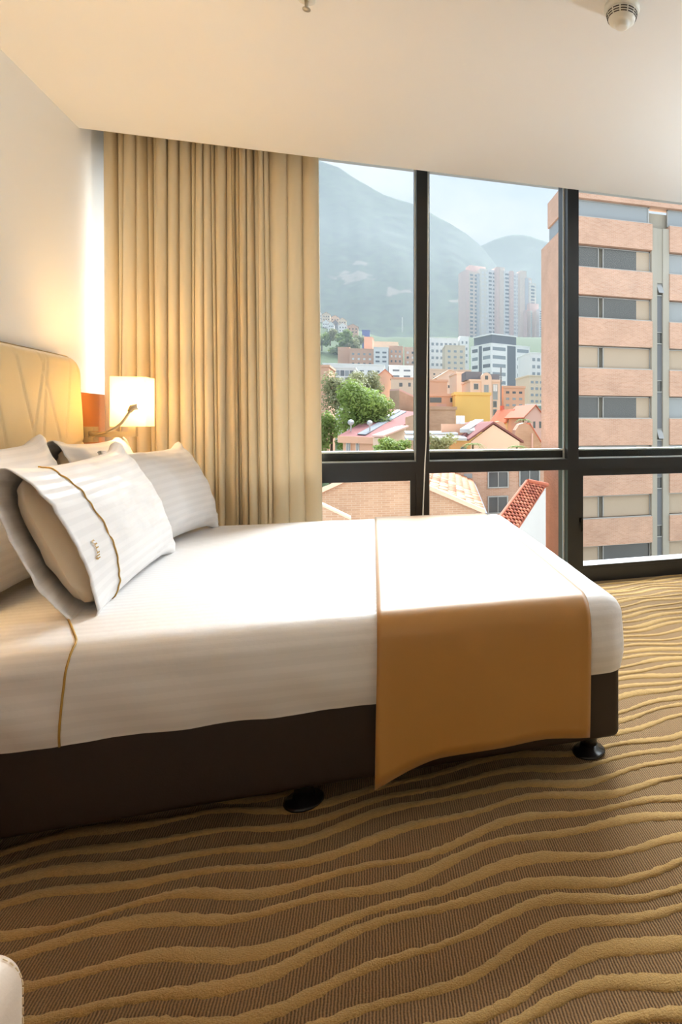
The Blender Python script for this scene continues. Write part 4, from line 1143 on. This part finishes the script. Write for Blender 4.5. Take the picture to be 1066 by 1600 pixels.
# round-topped brick house and small chimney block
b = thing('round_gable_house', 'brick house with rounded gable next to the office block', 'house', U(803,800,52))
pts = [U(803,760,52), U(846,760,52), U(846,693,52), U(836,674,52), U(828,664,52), U(820,660.5,52), U(812,663,52), U(806,672,52), U(803,692,52)]
MB().poly(pts, (0,1.2,0)).build('gable_wall', m_gbrick, b)
MB().poly([U(828,664,52)+Vector((0,-.1,.05)), U(846,693,52)+Vector((0,-.1,.05)), U(846,693,52)+Vector((.3,5,.05)), U(828,664,52)+Vector((.3,5,.05))], (0,0,.15)).build('roof_slope', m_tiler, b)
MB().tube([U(832,700,51.8),U(832,677,51.8)], .07, 6).build('downpipe', m_rose, b)
b = thing('chimney_block', 'stubby round-shouldered brick chimney behind the salmon gable', 'chimney', U(783,700,58))
MB().poly([U(775,700,58),U(793,700,58),U(791,667,58),U(787,660,58),U(781,658,58),U(775,659,58)], (0,1,0)).build('stack', m_terra, b)
for x0, x1, yt, d, mm, lab in ((820,850,646,70,m_rose,'low red-roofed house between the round gable and office block'),(793,812,652,75,m_cream,'small cream house behind the stubby brick chimney')):
    b = Bld('house', lab, x0, x1, yt+5, d, 6, mm, rot=8, roof=('gable',1.3,.55), roofm=m_tiler, cat='house'); b.grid('f', 3, 1, b.z1-.3, b.z1-1.6, m_wing, .35, .6)
b = Bld('brick_flats', 'terracotta brick flats behind the planted terrace', 668, 712, 640, 66, 6, m_gbrick, rot=4)

# ---- near roofs seen through the lower lights
# barrel tile mesh (unit length 1 along local x, radius .5 across y)
def tile_mesh(name, m, L, r):
    V = []; Fc = []; n = 7
    for x in (0, L):
        rr_ = r*(1.0 if x == 0 else .86)
        for k_ in range(n+1):
            a = PI*k_/n; V.append((x, rr_*math.cos(a), rr_*.75*math.sin(a)))
        for k_ in range(n, -1, -1):
            a = PI*k_/n; V.append((x, (rr_-.02)*math.cos(a), (rr_-.02)*.75*math.sin(a)))
    q = 2*(n+1)
    for k_ in range(q): Fc.append([k_, (k_+1)%q, q+(k_+1)%q, q+k_])
    for k_ in range(n):
        Fc.append([k_, k_+1, q-2-k_, q-1-k_][::-1]); Fc.append([q+k_, q+k_+1, q+q-2-k_, q+q-1-k_])
    me = bpy.data.meshes.new(name); me.from_pydata(V, [], Fc); me.materials.append(m)
    for p in me.polygons: p.use_smooth = True
    me.update(); return me
def tile_roof(parent, O, along_e, down, nrm, W, Lr, pitch, step, me, cap=300):
    """O ridge corner; rows of barrel tiles laid from the eave up"""
    x = -down.normalized(); z = nrm.normalized(); y = z.cross(x)
    rr_ = random.Random(4); items = []
    for c in range(int(W/pitch)):
        for r in range(int(Lr/step)):
            p = O+along_e*(pitch*(c+.5)+rr_.uniform(-.01,.01))+down*(Lr-step*r)+z*(.03+rr_.uniform(0,.012))
            tilt = Matrix.Rotation(rr_.uniform(-.03,.03), 3, 'Z')@Matrix.Rotation(.13, 3, 'Y')
            M = Matrix((x,y,z)).transposed()@tilt
            items.append((p.dot(CF), p, M, rr_.choice(me)))
    items.sort(key=lambda q: q[0])
    for _, p, M, m_ in items[:cap]:
        o = bpy.data.objects.new('tile', m_); o.rotation_euler = M.to_euler(); link(o, parent, p)
    if items[cap:]:                       # the farther rows as one piece
        V = []; Fc = []
        for _, p, M, m_ in items[cap:]:
            b = len(V); V += [p+M@v.co for v in m_.vertices]; Fc += [[b+i for i in q.vertices] for q in m_.polygons]
        mk('far_tiles', V, Fc, me[0].materials[0], parent, smooth=True)['kind'] = 'stuff'
def gable_house():
    e1, e2 = yawdir(-7)
    d = 21.0
    A = U(590,731,d); t = thing('tile_roof_house', 'brick gable house with barrel-tile roof just below the window', 'house', (A.x, A.y, -14))
    sl = .46; half = 3.42; dep = 15
    V3 = lambda a, b, z: Vector((A.x,A.y,0))+e1*a+e2*b+Vector((0,0,z))
    zr = A.z
    MB().poly([V3(-half,0,-14), V3(half,0,-14), V3(half,0,zr-sl*half), V3(0,0,zr), V3(-half,0,zr-sl*half)], e2*.25).build('gable_wall', m_gbrick, t)
    MB().poly([V3(half-.3,.25,-14), V3(half-.3,dep,-14), V3(half-.3,dep,zr-sl*half), V3(half-.3,.25,zr-sl*half)], e1*.25).build('side_wall', m_gbrick, t)
    MB().poly([V3(-half+.05,.25,-14), V3(-half+.05,dep,-14), V3(-half+.05,dep,zr-sl*half), V3(-half+.05,.25,zr-sl*half)], e1*.25).build('side_wall', m_gbrick, t)
    for s in (-1, 1):
        MB().poly([V3(0,-.1,zr), V3(s*(half+.3),-.1,zr-sl*(half+.3)), V3(s*(half+.3),dep,zr-sl*(half+.3)), V3(0,dep,zr)], (0,0,.06)).build('roof_deck', m_tile, t)
        MB().poly([V3(0,-.18,zr+.02), V3(s*(half+.3),-.18,zr+.02-sl*(half+.3)), V3(s*(half+.3),.02,zr+.02-sl*(half+.3)), V3(0,.02,zr+.02)], (0,0,.16)).build('verge', m_peach, t)
    down = (e1-Vector((0,0,sl))).normalized(); nr = (e1*sl+Vector((0,0,1))).normalized()
    me = [tile_mesh('barrel_tile', mm_, .40, .115) for mm_ in (m_tile, mat('pale_clay_tile', srgb(222,186,150), .8), mat('brown_clay_tile', srgb(176,112,78), .8))]
    tile_roof(t, V3(0,.08,zr+.05), e2, down, nr, dep-.3, (half+.3)*math.hypot(1,sl)-.05, .25, .36, me, 240)
    downl = (-e1-Vector((0,0,sl))).normalized(); nl = (-e1*sl+Vector((0,0,1))).normalized()
    tile_roof(t, V3(0,.08,zr+.05), e2, downl, nl, 1.9, (half+.3)*math.hypot(1,sl)-.05, .25, .36, me, 60)
    MB().tube([V3(half+.34,-.1,zr-sl*(half+.3)-.02), V3(half+.34,dep,zr-sl*(half+.3)-.02)], .07, 8).build('gutter', m_greyw, t)
    # low coping wall stepping down in front
    w = thing('garden_wall', 'sloping brick parapet below the gable at the curtain edge', 'wall', U(508,860,18))
    p, q = U(500,789,18), U(548,812,18)
    MB().poly([(p.x,p.y,-14),(q.x,q.y,-14),q,p], (0,.25,0)).build('wall', m_gbrick, w)
    MB().poly([p+Vector((0,-.06,0)),q+Vector((0,-.06,0)),q+Vector((0,.3,0)),p+Vector((0,.3,0))], (0,0,.07)).build('coping', m_peach, w)
gable_house()
b = Bld('brick_flats', 'orange brick flats with dark windows seen through the lower light', 700, 850, 726, 33, 6, m_obrick, rot=-2, cat='building')
MB().obox(b.o, b.e1, b.e2, b.w, 6.2, b.z1-.05, b.z1+.02, 0, .1).build('roof_deck', m_roofg, b.t)
b.wpx(764,793,738,761,m_wing,True); b.wpx(764,792,777,801,m_wing,True); b.wpx(813,842,735,758,m_wing,True); b.wpx(813,842,776,800,m_wing,True); b.wpx(725,738,740,747,m_winb); b.wpx(727,739,781,787,m_winb)
b2 = b
# red tile roof with white gable end in front of the office block
def red_roof():
    t = thing('red_tile_house', 'small white house with red clay tile roof beside the office block', 'house', U(825,860,26))
    BL, TL, TR, BR = U(786,803,24), U(822,755,27.5), U(853,761,28.5), U(823,816,25)
    BR = BL+(TR-TL)*1.0
    BL2 = BL+(BL-TL)*.35; BR2 = BR+(BL-TL)*.35
    nrm = (TL-BL).cross(BR-BL).normalized()
    if nrm.z < 0: nrm = -nrm
    MB().poly([BL2, BR2, TR, TL], nrm*.08).build('roof_deck', m_tiler, t)
    me = [tile_mesh('red_barrel_tile', mm_, .36, .10) for mm_ in (m_tiler, mat('dull_red_tile', srgb(168,92,70), .8), mat('light_red_tile', srgb(206,130,100), .8))]
    e = (TR-TL).normalized(); dn = (BL2-TL).normalized()
    tile_roof(t, TL+nrm*.08, e, dn, nrm, (TR-TL).length, (BL2-TL).length, .21, .32, me)
    MB().tube([TL+nrm*.12-e*.05, BL2+nrm*.12-e*.05], .07, 8).build('verge', m_tiler, t)
    MB().tube([TL+nrm*.14, TR+nrm*.14], .10, 8).build('ridge', m_tiler, t)
    MB().poly([TR+e*.0-Vector((0,0,.05)), BR2-Vector((0,0,.05)), (BR2.x,BR2.y,-14), (TR.x,TR.y,-14)], e*-.2).build('gable_wall', m_white, t)
    MB().poly([BL2-Vector((0,0,.1))+e*.2, BR2-Vector((0,0,.1)), (BR2.x,BR2.y,-14), ((BL2+e*.2).x,(BL2+e*.2).y,-14)], -dn.cross(e).cross(e)*.0+Vector((0,.15,0))).build('front_wall', m_white, t)
red_roof()

# ---- trees
def tree(name, label, c, rx, rz, n, leaf, m, trunk=True, group=None, seed=1, blobs=9):
    r = random.Random(seed); c = Vector(c)
    t = thing(name, label, 'tree' if trunk else 'shrub', (c.x, c.y, c.z-rz-(3 if trunk else 0)), group)
    B = [(c+Vector((r.uniform(-.6,.6)*rx, r.uniform(-.6,.6)*rx, r.uniform(-.55,.6)*rz)), r.uniform(.35,.55)) for _ in range(blobs)]
    V = []; Fc = []
    for i in range(n):
        bc, br = r.choice(B)
        d = Vector((r.gauss(0,1), r.gauss(0,1), r.gauss(0,1))).normalized()*(r.random()**.35)
        p = bc+Vector((d.x*rx*br, d.y*rx*br, d.z*rz*br))
        nrm = (d+Vector((r.uniform(-.6,.6), r.uniform(-.6,.6), r.uniform(0,.9)))).normalized()
        u = nrm.orthogonal().normalized(); v = nrm.cross(u); a = r.uniform(0,6.3)
        u2 = u*math.cos(a)+v*math.sin(a); v2 = nrm.cross(u2); s_ = leaf*r.uniform(.6,1.3); b = len(V)
        V += [p-u2*s_, p-v2*s_*.45+nrm*s_*.1, p+u2*s_, p+v2*s_*.45+nrm*s_*.1]; Fc.append([b,b+1,b+2,b+3])
    f = mk('foliage', V, Fc, m, t); f['kind'] = 'stuff'
    if trunk:
        mb = MB(); base = Vector((c.x, c.y, c.z-rz-3)); mb.tube([base, c+Vector((.1,0,-rz*.3)), c+Vector((0,0,rz*.4))], [rx*.09, rx*.06, rx*.02], 8)
        for bc, br in B[:5]: mb.tube([c+Vector((0,0,-rz*.5)), bc], [rx*.035, rx*.01], 6)
        mb.build('trunk', m_bark, t)
    return t
tree('broadleaf_tree', 'big bright green tree left of the pink roof', U(566,645,60), 3.3, 3.2, 9000, .20, m_leaf, seed=3, blobs=14)
tree('broadleaf_tree', 'olive brown tree behind the big green tree', U(538,618,72), 3.0, 2.9, 4500, .20, m_leafd, seed=4, blobs=12)
tree('broadleaf_tree', 'sparse olive treetop above the big green tree', U(572,598,78), 2.4, 2.0, 2500, .18, m_leafd, seed=6, blobs=9)
tree('broadleaf_tree', 'dark green tree low against the curtain edge', U(517,672,62), 1.9, 2.6, 3000, .18, m_leaf, seed=12)
TG = 'trees on the hillside'
rt = random.Random(31)
labs = ['green tree high on the hillside at the curtain edge','olive tree under the white hillside houses','pale green tree in the middle of the hillside clump','green tree just above the white slab','olive tree below the terracotta hillside house','bright green tree at the right of the hillside clump','dark green tree low on the hillside clump','green tree at the lower left of the hillside clump','olive tree beside the terracotta block','green tree close to the blue shed']
for i, (px, py) in enumerate(((503,530),(516,522),(530,528),(512,552),(548,526),(552,538),(526,548),(502,556),(540,540),(562,530))):
    tree('hillside_tree', labs[i], U(px,py,rt.uniform(390,430)), 5.2, 4.6, 900, .8, m_leaf if i % 2 == 0 else m_leafd, group=TG, seed=40+i)
tree('shrub', 'leafy shrub below the pink-roofed house beside the mullion', U(624,698,38), 1.35, .75, 1600, .12, m_leaf, False, seed=9)
tree('shrub', 'small shrub at the left of the one below the pink-roofed house', U(600,703,40), .8, .5, 700, .11, m_leaf, False, seed=19)
tree('shrub', 'green shrub under the white canopies right of the mullion', U(684,694,40), 1.2, .9, 1200, .12, m_leafd, False, seed=10)
def palm(label, c, h_, seed):
    r = random.Random(seed); t = thing('palm', label, 'palm', (c.x,c.y,c.z-h_), 'small palms')
    MB().tube([c-Vector((0,0,h_)), c], [.10,.07], 8).build('trunk', m_bark, t)
    for k_ in range(11):
        a = 2*PI*k_/11+r.uniform(-.2,.2); d = Vector((math.cos(a), math.sin(a), 0)); s_ = Vector((-d.y, d.x, 0)); L = r.uniform(.7,1.0)
        mb = MB(); 
        for i in range(7):
            u0 = (i+.5)/7; p = c+d*(L*u0)+Vector((0,0,.45*u0-.75*u0*u0))
            for q in (-1,1): 
                tip = p+s_*(q*.28*(1-.5*u0))+d*.12-Vector((0,0,.08)); mb.poly([p, p+d*.06, tip], (0,0,.01))
        mb.build('frond', m_leaf, t)
palm('small palm in front of the amber wall right of the mullion', U(739,694,43), 4, 1)
palm('small palm in front of the round-gabled brick house', U(808,698,44), 4, 2)
palm('small palm on the roof beside the stubby chimney', U(818,656,60), 2.5, 3)
